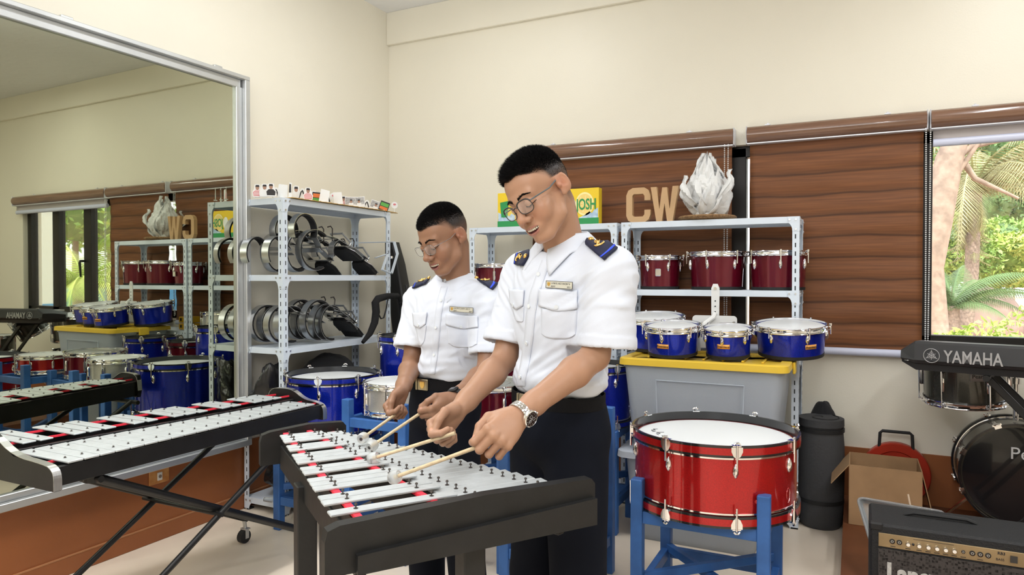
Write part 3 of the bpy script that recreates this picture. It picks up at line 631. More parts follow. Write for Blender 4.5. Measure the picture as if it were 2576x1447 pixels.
def cheek(y, w, zt, nm):
    pl = [(.0, .672), (w, .672), (w + .01, .71), (w, zt), (w * .72, zt + .008), (w * .55, zt + .004), (w * .36, ZT + .012), (.05, ZT + .004), (.015, ZT - .008), (.0, ZT - .03)]
    o = M(); o.prism(pl, .022, frame((0, y, 0), (1, 0, 0), (0, 0, 1))); o.v = [T2 @ p for p in o.v]; q = o.build(nm, black, t, world=True)
    pts = pl[2:] + [(.0, .672)]
    for _ in range(2): pts = [pts[0]] + [q for a, c in zip(pts[:-1], pts[1:]) for q in ((a[0] * .75 + c[0] * .25, a[1] * .75 + c[1] * .25), (a[0] * .25 + c[0] * .75, a[1] * .25 + c[1] * .75))] + [pts[-1]]
    e = M()
    n = len(pts); vs = []
    for (x, z) in pts: vs += [T2 @ V((x - (.002 if x < .05 else 0), y - .0135, z + .002)), T2 @ V((x - (.002 if x < .05 else 0), y + .0135, z + .002))]
    e.add(vs, [(2 * i, 2 * i + 1, 2 * i + 3, 2 * i + 2) for i in range(n - 1)]); e.build('metal_edging', alum, q, world=True, solid=.002)
cheek(-.04, .64, ZT + .07, 'end_cheek'); cheek(L2 + .055, .36, ZT + .05, 'end_cheek')
t = thing('bell_stand', 'black folding X stand with castors carrying the bell set by the mirror', 'stand', (-2.6, 2.05, 0))
for x in (-2.83, -2.42):
    b = M(); b.tube([(x, 1.53, .67), (x, 2.60, .12)], .017, 12); b.build('leg', black, t, world=True, smooth=50)
    b = M(); b.tube([(x + .03, 2.55, .67), (x + .03, 1.50, .06)], .013, 12); b.build('leg', black, t, world=True, smooth=50)
    b = M(); b.cyl((x, 1.53, .655), (x, 1.53, .680), .03, seg=14); b.build('leg_bracket', black, t, world=True)
for y, z in ((1.53, .668), (2.55, .668)): b = M(); b.tube([(-2.86, y, z), (-2.37, y, z)], .012, 10); b.build('crossbar', black, t, world=True, smooth=50)
b = M(); b.tube([(-2.86, 2.04, .385), (-2.36, 2.04, .385)], .009, 10); b.build('pivot_rod', black, t, world=True, smooth=50)
for x, y in ((-2.83, 2.58), (-2.42, 2.58), (-2.80, 1.5), (-2.39, 1.5)):
    c = M(); c.tube([(x - .014, y, .035), (x + .014, y, .035)], .034, 18); c.build('castor', rubber, t, world=True, smooth=40)
    f = M(); f.box((x, y + .01, .072), (.04, .03, .006)); f.box((x - .018, y + .005, .05), (.003, .022, .05)); f.box((x + .018, y + .005, .05), (.003, .022, .05)); f.cyl((x, y + .01, .07), (x, y, .14), .01, seg=10); f.build('castor_fork', alum, t, world=True)
# ================================================================ drum carriers on the left shelving
alc = mat('satin_aluminium', (0.62, 0.63, 0.64), .28, .95, var=.1, vscale=12)
def band(b, pts, wx, th, m=0, off=0.0):     # flat band through pts (in yz), width along x
    n = len(pts); vs = []
    for i, p in enumerate(pts):
        tn = (pts[min(i + 1, n - 1)] - pts[max(i - 1, 0)]).normalized(); nr = V((0, -tn.z, tn.y)); q = p + nr * off
        for s, r in ((-1, -1), (1, -1), (1, 1), (-1, 1)): vs.append(q + V((s * wx / 2, 0, 0)) + nr * r * th / 2)
    fs = [(i * 4 + k, i * 4 + (k + 1) % 4, i * 4 + 4 + (k + 1) % 4, i * 4 + 4 + k) for i in range(n - 1) for k in range(4)]
    b.add(vs, fs + [(0, 1, 2, 3), tuple((n - 1) * 4 + k for k in (3, 2, 1, 0))], m)
def harness(label, loc, rot, r=.125, a0=48, a1=300, arm=.17, plate=True, jrods=True, foamy=True, gap=.075, pad=(.17, .13)):
    t = thing('drum_carrier', label, 'carrier', loc, rot=rot, group='drum carriers on the left shelving')
    for x in (-gap, gap):
        pts = [V((0, r * math.cos(R_(a)), r * math.sin(R_(a)))) for a in np.linspace(a1, a0, 22)]
        e = pts[-1]; pts += [e + V((0, arm * .4, -arm * .06)), e + V((0, arm, -arm * .3))]
        pts = [p + V((x, 0, 0)) for p in pts]
        b = M(); band(b, pts, .046, .003); s = b.build('shoulder_strap', alc, t, smooth=40)
        if foamy: b = M(); band(b, pts[:22], .043, .009, off=-.007); b.build('foam_lining', foam, s, smooth=40)
    e = pts[-1]
    if plate:
        w, h = pad; T = frame((0, e.y + h * .4, e.z - h * .25), (1, 0, 0), (0, .86, -.5))
        pl = [(-w / 2, h / 2), (-w * .5, -h * .1), (-w * .3, -h / 2), (w * .3, -h / 2), (w * .5, -h * .1), (w / 2, h / 2)]
        b = M(); b.prism(pl, .004, T); q = b.build('belly_plate', alc, t)
        b = M(); b.prism([(x * .92, y * .92) for x, y in pl], .02, T @ Matrix.Translation((0, 0, -.013))); b.build('belly_pad', foam, q)
        b = M(); b.tube([T @ V((-w * .3, -h * .3, .01)), T @ V((-w * .3, -h * .3, .05)), T @ V((-w * .3, -h * .9, .06)), T @ V((w * .3, -h * .9, .06)), T @ V((w * .3, -h * .3, .05)), T @ V((w * .3, -h * .3, .01))], .007, 8); b.build('drum_bracket', alc, t, smooth=40)
    b = M(); b.box((0, r * .98 + .03, r * .6), (2 * gap + .04, .03, .004)); b.build('cross_strap', alc, t); b = M(); b.box((0, e.y - .02, e.z), (2 * gap + .04, .035, .004)); b.build('cross_strap', alc, t)
    if jrods:
        b = M()
        for x in (-.04, .04): b.tube([(x, e.y - .1, e.z + .02), (x, e.y - .1, e.z + .11), (x, e.y - .115, e.z + .125), (x, e.y - .14, e.z + .118)], .004, 7)
        b.build('hook_rod', screwm, t, smooth=40)
    return t
XS = -3.075
harness('silver carrier tipped up high at the left of the upper tier, foam loop on top', (XS + .03, 3.17, 1.66), (R_(-42), 0, 0), .10, 20, 250, .10, plate=False, jrods=False)
harness('silver carrier leaning on the wall at the far left of the upper tier', (XS - .05, 3.02, 1.52), (R_(-25), 0, R_(8)), .10, 60, 240, .05, plate=False, jrods=False)
harness('silver carrier in the middle of the upper tier, wide loops facing out', (XS + .03, 3.27, 1.545), (R_(0), 0, R_(-6)), .125, 48, 300, .20, pad=(.18, .15))
harness('silver carrier lying behind the middle one on the upper tier', (XS - .05, 3.19, 1.53), (R_(-8), 0, R_(6)), .12, 48, 300, .28, jrods=False, pad=(.16, .15))
harness('silver carrier with black pads at the right end of the upper tier', (XS + .05, 3.47, 1.545), (R_(-8), 0, R_(-4)), .07, 48, 220, .22, jrods=True, pad=(.17, .14), foamy=True)
for i, (yy, zz, lb) in enumerate(((3.07, 1.10, 'leftmost'), (3.14, 1.095, 'second from left'), (3.29, 1.115, 'third from left'), (3.345, 1.10, 'fourth from left'), (3.40, 1.09, 'rightmost'))):
    harness('silver drum carrier on the lower tier, its loops %s in the row' % lb, (XS + (.03 if i > 1 else -.04), yy, zz), (R_(-6 - i), 0, R_(-5 + 2 * i)), .112 if i != 2 else .125, 50, 292, .2, jrods=i in (1, 2), plate=i in (2, 4), pad=(.15, .13), gap=.07)
# white Z-frame bracket sticking out of the upper tier, black curved carrier and stand in the corner
t = thing('drum_bracket', 'white angled metal bracket sticking out at the right of the upper tier', 'bracket', (XS, 3.85, 1.4))
b = M(); p1 = [at_x(u, v, -2.9) for u, v in ((905, 612), (992, 610), (1000, 640), (985, 690), (962, 680), (975, 640), (945, 650))]
band_ = [q for q in p1]; n_b = len(band_); vs = []
for q in band_: vs += [q + V((-.004, -.012, .0)), q + V((-.004, .012, .0)), q + V((.004, .012, .006)), q + V((.004, -.012, .006))]
b.add(vs, [(i * 4 + k, i * 4 + (k + 1) % 4, i * 4 + 4 + (k + 1) % 4, i * 4 + 4 + k) for i in range(n_b - 1) for k in range(4)])
b.build('folded_bar', whitem, t, world=True); b = M(); b.ell(at_x(985, 648, -2.89), .011, 10, 6); b.build('hinge_bolt', chrome, t, world=True)
t = thing('drum_carrier', 'black curved foam carrier hanging at the right end of the left shelving', 'carrier', at_x(950, 850, -2.9))
b = M(); pts = [at_x(u, v, -2.85) for u, v in ((912, 862), (930, 840), (942, 812), (946, 785), (944, 762), (950, 752), (975, 745), (1000, 745))]; b.tube(pts, [.012, .02, .024, .026, .026, .024, .022, .02], 10); b.build('foam_loop', foam, t, world=True, smooth=60)
b = M(); b.tube([at_x(u, v, -2.83) for u, v in ((975, 752), (972, 775), (965, 800), (958, 802), (952, 790))], .005, 6); b.build('strap_cord', black, t, world=True, smooth=60)
t = thing('instrument_case', 'tall black tapered case leaning in the corner behind the left shelving', 'case', (-2.8, 4.25, 0))
b = M(); ta, tb = V((-3.10, 4.24, 1.64)), V((-2.80, 4.22, 0)); n = 2
rg = []
for f, w, d in ((0, .17, .13), (.3, .19, .15), (.9, .12, .11), (1, .07, .10)):
    c = tb.lerp(ta, f); rg.append([c + V((x * w / .2 * 1, y * d / .2, 0)) for x, y in rrect(.2, .2, .03, 3)])
loft(b, rg); b.build('case_body', black, t, world=True, smooth=40)
b = M(); b.box(tb.lerp(ta, .55) + V((.02, -.07, 0)), (.012, .012, .7), rot_to(ta - tb)); b.build('case_zip', rubber, t, world=True)
t = thing('microphone_stand', 'thin black boom stand behind the shorter cadet in the corner', 'stand', at_y(1030, 700, 4.0).xy.to_3d())
b = M(); q = at_y(1034, 760, 4.0); b.tube([(q.x, q.y, .03), (q.x, q.y, 1.22)], .009, 8); b.tube([at_y(1006, 762, 4.0), at_y(1040, 764, 4.0)], .006, 6); b.tube([at_y(1022, 716, 4.0), at_y(1040, 790, 4.0)], .011, 8); b.build('pole', black, t, world=True, smooth=40)
b = M()
for k in range(3): a = k * 2.1; b.tube([(q.x, q.y, .12), (q.x + .2 * math.cos(a), q.y + .2 * math.sin(a), .01)], .007, 6)
b.build('tripod_base', black, t, world=True, smooth=40)
# ================================================================ crumpled black bags
def crumple(label, c, r, seed, m, name='rubbish_bag', cat='bag', amp=.16, neck=False):
    t = thing(name, label, cat, (c[0], c[1], c[2] - r[2])); b = M(); b.ell((0, 0, r[2]), 1, 56, 40); rr = np.random.RandomState(seed)
    P = np.array([tuple(p - V((0, 0, r[2]))) for p in b.v]); disp = np.zeros(len(P))
    for o in range(5):
        for _ in range(7):
            k = rr.normal(size=3); k = k / np.linalg.norm(k) * (2.2 * 1.8 ** o); disp += amp * .5 ** o * (1 - 2 * np.abs(np.sin(P @ k + rr.rand() * 6.3))) / 3.2
    P = P * (1 + disp)[:, None] * np.array(r) + np.array([0, 0, r[2]]); P[:, 2] = np.maximum(P[:, 2], 0.001)
    b.v = [V(p) for p in P]; b.build('bag_body', m, t, smooth=35); return t
bagm = mat('shiny_black_plastic', (0.012, 0.012, 0.013), .25, spec=.6); clothb = mat('black_fabric', (0.014, 0.014, 0.016), .9, sheen=.1)
crumple('crumpled shiny black rubbish bag at the near end of the left shelving', (-3.075, 3.03, .60), (.135, .14, .285), 3, bagm)
crumple('second black rubbish bag under the upper one in the left shelving', (-3.06, 3.1, .20), (.12, .12, .125), 5, bagm)
crumple('soft black bag lying deep on the left shelving behind the blue drum', (-3.08, 3.5, .72), (.13, .26, .17), 8, clothb, 'soft_bag', amp=.06)
crumple('black soft case at the far end of the left shelving', (-3.08, 3.84, .30), (.12, .14, .225), 9, clothb, 'soft_bag', amp=.05)
crumple('black case standing upright under the soft bag in the left shelving', (-3.08, 3.5, .31), (.13, .24, .235), 12, clothb, 'soft_bag', amp=.04)
t = thing('plastic_sheet_roll', 'clear plastic roll lying on the bottom shelf beside the bell stand', 'plastic', (-3.0, 3.0, .08))
b = M(); b.tube([V((-3.05, 2.93, .094)), V((-2.99, 2.945, .094)), V((-2.95, 3.0, .094)), V((-2.93, 3.12, .094))], [.012, .018, .018, .012], 10); b.build('clear_tube', mat('thin_clear_plastic', (.8, .84, .86), .12, trans=.8, ior=1.3), t, world=True, smooth=60)
# ================================================================ cut-outs on top of the left shelving
goldm = mat('gold_card', (.62, .38, .10), .35, .6); hairc = mat('dark_print', (.03, .028, .03), .6); skc = mat('skin_print', (.42, .25, .18), .6)
shw = mat('white_card', (.86, .87, .87), .6); strp = mat('red_striped_print', (.72, .22, .25), .6); grnp = mat('green_print', (.12, .42, .08), .6); orgp = mat('orange_print', (.75, .2, .05), .6); gryp = mat('grey_photo_print', (.30, .31, .33), .6, col2=(.6, .6, .6), vscale=60)
t = thing('gold_board', 'thin gold board with scalloped edge on top of the left shelving, under the paper cut-outs', 'board', (-3.05, 3.4, 1.836))
b = M(); ed = [(-3.16, 3.02)] + [(-2.915 + .012 * (i % 2), 3.02 + .86 * i / 34) for i in range(35)] + [(-2.93, 4.06), (-2.96, 4.12), (-3.0, 4.06), (-3.16, 3.95)]; b.prism(ed, .003, Matrix.Translation((0, 0, 1.839))); b.build('board_sheet', goldm, t, world=True)
def disc(w, h, n=14, x=0, y=0): return [(x + w * math.cos(2 * math.pi * i / n), y + h * math.sin(2 * math.pi * i / n)) for i in range(n)]
CARDS = [(649, 'stripe', 0), (667, 'white', 0), (683, 'dark', 0), (696, 'curve', 0), (712, 'blank', 0), (731, 'sliver', 0), (746, 'tall', 0), (762, 'curve', 0), (776, 'stripe', 0), (790, 'blank', 14), (799, 'sign', -4), (815, 'blank', -5), (826, 'curve', 0), (840, 'blob', 0), (853, 'blank', 10), (865, 'stripe', 0), (884, 'photo', 0), (905, 'photo', 4), (924, 'curve', 0), (942, 'photo', -18), (963, 'sign', -20), (993, 'blob', 0)]
WORDS = {'stripe': 'person in a red-striped top', 'white': 'person in a white shirt', 'dark': 'person in a black jacket', 'curve': 'black and white shape', 'blank': 'plain white card', 'sliver': 'dark narrow card', 'tall': 'standing person in white, tallest', 'sign': 'green and orange rectangle', 'blob': 'white blob with a red mark', 'photo': 'rectangular group photo'}
CL = ['of a person in red stripes, nearest the mirror', 'of a person in white, between red stripes and black jacket', 'of a person in a black jacket near the mirror', 'with a black curve, right beside the black-jacket person', 'that is plain white, directly above the corner post',
    'that is narrow and dark, right of the corner post', 'of a standing person in white, tallest of all', 'with a black curve, beside the tallest figure', 'of a person in red stripes, right of the tallest figure', 'that is plain white and tilted, left of the green-orange sign', 'with orange over green bars, in the middle of the row',
    'that is plain white, right of the orange-over-green sign', 'with a black curve, in the middle of the row', 'shaped as a white disc with red mark, mid row', 'that is plain white and tilted, right of the mid-row disc', 'of a person in red stripes, farthest from the mirror', 'of a grey group photo, first right of the red stripes',
    'of a grey group photo, second right of the red stripes', 'with a black curve, between the grey photos', 'of a grey group photo tilted steeply beside the tilted sign', 'with green over orange bars, tilted at the far end', 'shaped as a white disc on a stick at the gold tip']
for i, (u, kind, tl) in enumerate(CARDS):
    xx = -3.0 + .05 * ((i * 7) % 3 - 1) + (-.06 if i < 4 else 0); 
    if u > 980: xx = -2.97
    p = at_x(u, 480, xx); p.z = 1.842
    t = thing('paper_cutout', 'small paper cut-out ' + CL[i], 'cut-out', p, group='paper cut-outs on the left shelving')
    f = V((-p.x, -p.y, 0)).normalized(); f = (f + V((rnd.uniform(-.35, .35), rnd.uniform(-.35, .35), 0))).normalized(); rt = V((-f.y, f.x, 0)) ; T = frame(p, rt, (0, 0, 1)) @ Matrix.Rotation(R_(tl), 4, 'Z')
    ms = [shw, hairc, skc, strp, grnp, orgp, gryp]; b = M(); s = .078 if kind != 'tall' else .095; F = lambda z: T @ Matrix.Translation((0, 0, z))
    if kind in ('stripe', 'white', 'dark', 'tall'):
        bod = {'stripe': 3, 'white': 0, 'dark': 1, 'tall': 0}[kind]
        b.prism([(-.027, .004), (.027, .004), (.03, s * .4), (.02, s * .58), (.016, s * .95), (0, s), (-.016, s * .95), (-.02, s * .58), (-.03, s * .4)], .0015, F(0))
        b.prism([(-.022, .008), (.022, .008), (.025, s * .38), (.012, s * .55), (-.012, s * .55), (-.025, s * .38)], .0008, F(.0012), m=bod)
        b.prism(disc(.0105, .015, x=0, y=s * .74), .0008, F(.0013), m=2); b.prism([(-.0115, s * .78), (.0115, s * .78), (.009, s * .92), (-.009, s * .92)], .0008, F(.0018), m=1)
        if kind == 'stripe':
            for k in range(4): b.prism([(-.022, .012 + k * .008), (.022, .014 + k * .008), (.022, .017 + k * .008), (-.022, .015 + k * .008)], .0006, F(.0019), m=0)
        if kind == 'tall': b.prism([(-.026, .004), (.026, .004), (.02, .02), (-.02, .02)], .0008, F(.0016), m=1)
    elif kind == 'curve':
        b.prism(disc(.02, .036, y=.04), .0015, F(0)); pts = [(-.016 + .03 * (k / 8), .02 + .045 * math.sin(k / 8 * 3)) for k in range(9)]; b.prism(pts + [(x - .006, y - .006) for x, y in pts[::-1]], .0008, F(.0013), m=1)
    elif kind == 'blank': b.prism([(-.03, .004), (.028, .0), (.031, .075), (-.022, .082)], .0015, F(0))
    elif kind == 'sliver': b.prism([(-.01, .0), (.01, .0), (.01, .085), (-.004, .09)], .0015, F(0)); b.prism([(-.007, .03), (.006, .03), (.006, .078), (-.003, .08)], .0008, F(.0013), m=1)
    elif kind == 'sign':
        b.prism([(-.033, .0), (.033, .0), (.033, .065), (-.033, .065)], .0015, F(0), m=1); b.prism([(-.028, .008), (.028, .008), (.028, .028), (-.028, .028)], .0008, F(.0013), m=4 if i < 15 else 5); b.prism([(-.028, .032), (.028, .032), (.028, .056), (-.028, .056)], .0008, F(.0013), m=5 if i < 15 else 4)
    elif kind == 'blob': b.prism(disc(.024, .024, y=.055), .0015, F(0)); b.prism([(-.002, 0), (.002, 0), (.002, .04), (-.002, .04)], .001, F(0)); b.prism(disc(.011, .007, y=.06), .0008, F(.0013), m=3)
    else:
        b.prism([(-.04, .0), (.04, .0), (.04, .07), (-.04, .07)], .0015, F(0)); b.prism([(-.037, .02), (.037, .02), (.037, .066), (-.037, .066)], .0008, F(.0013), m=6); b.prism([(-.014, .005), (.014, .005), (.016, .03), (-.016, .03)], .0008, F(.002), m=0); b.prism(disc(.008, .011, y=.04), .0008, F(.002), m=2); b.prism([(-.009, .045), (.009, .045), (.007, .053), (-.007, .053)], .0006, F(.0026), m=1)
    b.box(T @ V((0, .002, -.0)), (.03, .02, .004), frame((0, 0, 0), rt, (0, 0, 1)).to_3x3() @ Euler((R_(90), 0, 0)).to_matrix(), m=0)
    b.build('card', ms, t, world=True)
# ================================================================ letters, sign and flame on the back shelving
kraft = mat('kraft_card_letter', (.56, .36, .19), .6); ZR = 1.712
def letter(label, polys, p, h, dep=.035, rz=0.0):
    t = thing('card_letter', label, 'letter', p, rz, 'brown card letters'); b = M()
    b.prism(polys, dep, frame((0, 0, 0), (1, 0, 0), (0, 0, 1))); b.build('letter_body', kraft, t); return t
def rc(w, h, r, n=5): return rrect(w, h, r, n)
o_ = [(x + .077, y + .107) for x, y in rc(.152, .214, .045, 5)]; i_ = [(x + .077, y + .107) for x, y in rc(.078, .134, .02, 3)]
cw, ch, cs_ = .152, .214, .038
Cp = [(cw, .078), (cw, .05), (cw - .012, .018), (cw - .04, 0), (.04, 0), (.012, .015), (0, .045), (0, ch - .045), (.012, ch - .015), (.04, ch), (cw - .04, ch), (cw - .012, ch - .018), (cw, ch - .05), (cw, ch - .078), (cw - cs_, ch - .078), (cw - cs_, ch - .05), (cw - .048, ch - .038), (.048, ch - .038), (cs_, ch - .048), (cs_, .048), (.048, .038), (cw - .048, .038), (cw - cs_, .05), (cw - cs_, .078)]
p = at_y(1577, 555, 4.16); p.z = ZR; letter('brown card letter C standing on the middle shelving', [(x, y) for x, y in Cp], p, .2)
Wp = [(0, .21), (.035, 0), (.068, 0), (.084, .11), (.10, 0), (.133, 0), (.168, .21), (.132, .21), (.115, .075), (.098, .205), (.07, .205), (.053, .075), (.036, .21)]
p = at_y(1638, 550, 4.14); p.z = ZR; letter('brown card letter W standing beside the letter C', Wp, p, .2)
# yellow carton sign
yc = mat('yellow_print', (.88, .62, .03), .45); gc = mat('green_band_print', (.03, .30, .09), .45); icm = mat('ice_print', (.62, .76, .86), .4, col2=(.35, .5, .68), vscale=40); orm = mat('orange_slice_print', (.92, .68, .22), .5)
p = at_y(1252, 567, 4.17); p2 = at_y(1506, 560, 4.17); Wd = p2.x - p.x; Hh = .235
t = thing('name_sign', 'yellow and green carton sign reading JOSH on the shelving behind the taller cadet', 'sign', (p.x + Wd / 2, 4.2, ZR))
b = M(); b.box((p.x + Wd / 2, 4.20, ZR + Hh / 2), (Wd, .06, Hh), bev=.002); b.build('carton', yc, t, world=True)
def onf(x, z): return V((x, 4.169, z))
Tf = lambda x, z, o=0: frame((x, 4.1685 - o, z), (1, 0, 0), (0, 0, 1))
b = M(); b.prism([(0, 0), (Wd, 0), (Wd, .045), (0, .045)], .001, Tf(p.x, ZR)); b.build('green_band', gc, t, world=True)
b = M()
for x0 in (0.005, Wd - .13): b.prism([(0, 0), (.125, 0), (.125, .035 if x0 < .1 else .062), (.10, .05), (.085, .03), (.06, .045), (.04, .02), (.02, .05 if x0 < .1 else .012), (0, .06 if x0 < .1 else .005)], .001, Tf(p.x + x0, ZR + .045)); 
b.build('ice_print', icm, t, world=True)
xs = p.x + Wd - .085; b = M(); b.prism(disc(.062, .075, 28), .001, Tf(xs - .01, ZR + .135)); b.prism(disc(.052, .063, 28), .001, Tf(xs - .01, ZR + .135, .001), m=1)
for k in range(4): a = k * math.pi / 4 + .2; b.box((xs - .01, 4.166, ZR + .135), (.11, .001, .004), Euler((0, a, 0)).to_matrix(), m=0)
b.build('slice_print', [mat('pale_yellow_print', (.95, .85, .4), .5), orm], t, world=True)
b = M(); b.prism([(0, 0), (.045, 0), (.055, .11), (-.01, .10)], .001, Tf(p.x + .03, ZR + .07, .0015)); b.build('glass_print', gc, t, world=True)
b = M(); b.prism(disc(.03, .05, 20), .001, Tf(xs - .10, ZR + .13, .0005)); b.build('letter_outline_print', shw, t, world=True)
text_obj('lettering', 'JOSH', .096, gc, t, Tf(xs + .002, ZR + .10, .003), align='CENTER', bold=.0018, sx=.62, world=True)
# paper flame
paper = mat('white_tissue_paper', (.80, .81, .81), .8, trans=0, bump=.5, bscale=45); wick = mat('woven_straw', (.40, .24, .11), .7, col2=(.2, .11, .05), vscale=90, bump=.5, bscale=120)
p = at_y(1778, 545, 4.2)
t = thing('flame_sculpture', 'white paper flame sculpture on a woven round base beside the letter W', 'sculpture', (p.x, 4.2, ZR))
b = M(); b.lathe([(.001, 0), (.13, 0), (.165, .012), (.17, .02), (.16, .028), (.12, .024), (.001, .024)], 36); b.build('woven_base', wick, t, smooth=50)
b = M(); b.lathe([(.001, .02), (.070, .022), (.062, .05), (.075, .09), (.105, .14), (.115, .19), (.10, .24), (.06, .28), (.001, .30)], 30)
b.v = [q * (1 + .05 * math.sin(q.x * 60 + q.z * 40) * math.sin(q.y * 55)) for q in b.v]; b.build('paper_core', paper, t, smooth=20)
rr = random.Random(11)
# (base height, length, half width, base radius, bulge, tip radius, twist)
PET = [(.03, .26, .070, .062, .060, .075, .5)] * 7 + [(.09, .265, .075, .088, .045, .035, -.4)] * 6 + [(.15, .27, .055, .080, .02, .025, .25)] * 5 + [(.08, .20, .045, .085, .06, .150, .1)] * 3
for k, (z0, ln, wd, r0, bu, r1, tw) in enumerate(PET):
    a = k * 2.39996; ln *= rr.uniform(.85, 1.05); tw += rr.uniform(-.3, .3)
    def fn(u, v):
        wv = wd * (math.sin(math.pi * (.22 + .78 * v)) ** .8 if v < 1 else 0) * (1 - .35 * v); wv = max(wv, 0.0)
        r = r0 * (1 - v) + r1 * v + bu * math.sin(math.pi * min(1, v * 1.1)); r += .010 * math.sin(u * 8 + v * 11 + a) + .006 * math.sin(u * 17 + k)
        an = a + tw * v + (u - .5) * 2 * wv / max(.06, r); r += .03 * (abs(u - .5) * 2) ** 2 * (1 if k % 2 else -.5) * (1 - v)
        return (r * math.cos(an), r * math.sin(an), z0 + ln * v + .012 * math.sin(u * 6 + a) * (1 - v))
    b = M(); b.grid(fn, 6, 12); b.build('paper_petal', paper, t, smooth=25, solid=.002)
# ================================================================ right side: foam roll, bag, box, reel, amp, tray
gf = mat('grey_foam_mat', (.055, .056, .06), .75, bump=.2, bscale=90)
p = C((2068 - CX) / FPX * 3.84, 3.84, 0)
t = thing('foam_roll', 'tall rolled dark grey foam mat standing at the edge of the brown platform', 'foam mat', p)
b = M(); prof = [(.001, .0), (.10, .0), (.112, .02), (.116, .12), (.113, .145), (.118, .17), (.121, .3), (.119, .45), (.112, .535), (.108, .545), (.118, .56), (.117, .598), (.001, .6)]; b.lathe(prof, 40); b.build('roll_body', gf, t, smooth=35)
b = M(); b.tube([V((.002 + .014 * a / 1.0 * math.cos(a), .014 * a * math.sin(a), .6005)) for a in np.linspace(.3, 7.3, 60)], .0022, 5); b.build('spiral_edge', rubber, t)
for z in (.15, .54):
    b = M(); b.lathe([(.112, z - .012), (.1195, z - .012), (.1195, z + .008), (.112, z + .008)], 40); b.build('strap', rubber, t, smooth=40)
crumple('black drawstring bag behind the rolled foam mat', (-.155, 4.345, .34), (.105, .075, .335), 21, clothb, 'drawstring_bag', amp=.05)
cb = mat('brown_cardboard', (.42, .255, .13), .8, var=.12, vscale=12); cbi = mat('cardboard_inside', (.40, .25, .13), .85)
t = thing('cardboard_box', 'open brown cardboard box on the platform behind the bass amplifier', 'box', (.14, 4.04, RH)); bx0, bx1, by0, by1, bz0, bz1 = -.017, .302, 3.906, 4.19, RH + .002, .425
b = M(); th = .005
for c, s in ((((bx0 + bx1) / 2, by0, (bz0 + bz1) / 2), (bx1 - bx0, th, bz1 - bz0)), (((bx0 + bx1) / 2, by1, (bz0 + bz1) / 2), (bx1 - bx0, th, bz1 - bz0)), ((bx0, (by0 + by1) / 2, (bz0 + bz1) / 2), (th, by1 - by0, bz1 - bz0)), ((bx1, (by0 + by1) / 2, (bz0 + bz1) / 2), (th, by1 - by0, bz1 - bz0)), (((bx0 + bx1) / 2, (by0 + by1) / 2, bz0 + .003), (bx1 - bx0, by1 - by0, th))): b.box(c, s)
b.build('walls', cb, t, world=True)
b = M(); b.add([(bx0, by0, bz1), (bx0, by1 - .02, bz1), (bx0 - .085, by1 - .03, bz1 - .10), (bx0 - .085, by0 + .01, bz1 - .11)], [(0, 1, 2, 3)]); b.build('flap', cbi, t, world=True, solid=.004)
b = M(); b.add([(bx1, by0 + .01, bz1), (bx1, by1, bz1), (bx1 + .05, by1, bz1 - .22), (bx1 + .05, by0 + .01, bz1 - .22)], [(0, 1, 2, 3)]); b.build('flap', cbi, t, world=True, solid=.004)
p = at_y(2257, 1150, 4.37); rdr = mat('red_plastic', (.42, .03, .012), .35)
t = thing('cable_reel', 'red round reel with black carrying handle leaning on the wall behind the cardboard box', 'reel', (p.x, 4.37, RH))
Tr = Matrix.Translation((p.x, 4.38, RH + .171)) @ Matrix.Rotation(R_(90), 4, 'X')
b = M(); b.lathe([(.001, .03), (.05, .03), (.055, .022), (.12, .022), (.125, .03), (.165, .03), (.17, .022), (.17, -.02), (.001, -.02)], 40, Tr); b.build('disc', rdr, t, world=True, smooth=30)
b = M(); c = V((p.x, 4.36, RH + .171)); b.tube([c + V(q) for q in ((-.082, 0, .14), (-.078, 0, .22), (-.066, 0, .232), (.066, 0, .232), (.078, 0, .22), (.082, 0, .14))], .0085, 10); b.build('handle', rubber, t, world=True, smooth=50)
# amplifier
ax0, af, ab_, az0, az1, aw_ = .055, 2.78, 3.03, RH, .50, .60
t = thing('bass_amplifier', 'black bass amplifier with a gold control panel at the bottom right corner', 'amplifier', (ax0 + aw_ / 2, (af + ab_) / 2, RH))
tolex = mat('black_tolex', (.017, .018, .020), .65, bump=.4, bscale=220); goldp = mat('gold_control_panel', (.42, .31, .17), .38, .5, var=.25, vscale=9)
b = M(); b.box((ax0 + aw_ / 2, (af + ab_) / 2, (az0 + az1) / 2), (aw_, ab_ - af, az1 - az0), bev=.008); b.build('cabinet', tolex, t, world=True)
b = M(); b.box((ax0 + aw_ / 2 + .005, af - .001, az1 - .055), (aw_ - .045, .006, .048), bev=.001); pn = b.build('control_panel', goldp, t, world=True)
gm = mat('steel_hex_grille', (.06, .06, .06), .45, .3); n_ = gm.node_tree; vo = n_.nodes.new('ShaderNodeTexVoronoi'); vo.inputs['Scale'].default_value = 105; vo.feature = 'DISTANCE_TO_EDGE'; vo.inputs['Randomness'].default_value = .12
tc_ = n_.nodes.new('ShaderNodeTexCoord'); n_.links.new(tc_.outputs['Object'], vo.inputs['Vector']); rp_ = n_.nodes.new('ShaderNodeValToRGB'); rp_.color_ramp.elements[0].color = (.075, .07, .07, 1); rp_.color_ramp.elements[1].color = (.006, .006, .007, 1); rp_.color_ramp.elements[0].position = .04; rp_.color_ramp.elements[1].position = .10
n_.links.new(vo.outputs['Distance'], rp_.inputs[0]); n_.links.new(rp_.outputs[0], n_.nodes['Principled BSDF'].inputs['Base Color'])
b = M(); b.box((ax0 + aw_ / 2 + .005, af - .001, az1 - .235), (aw_ - .045, .005, .30)); b.build('grille', gm, t, world=True)
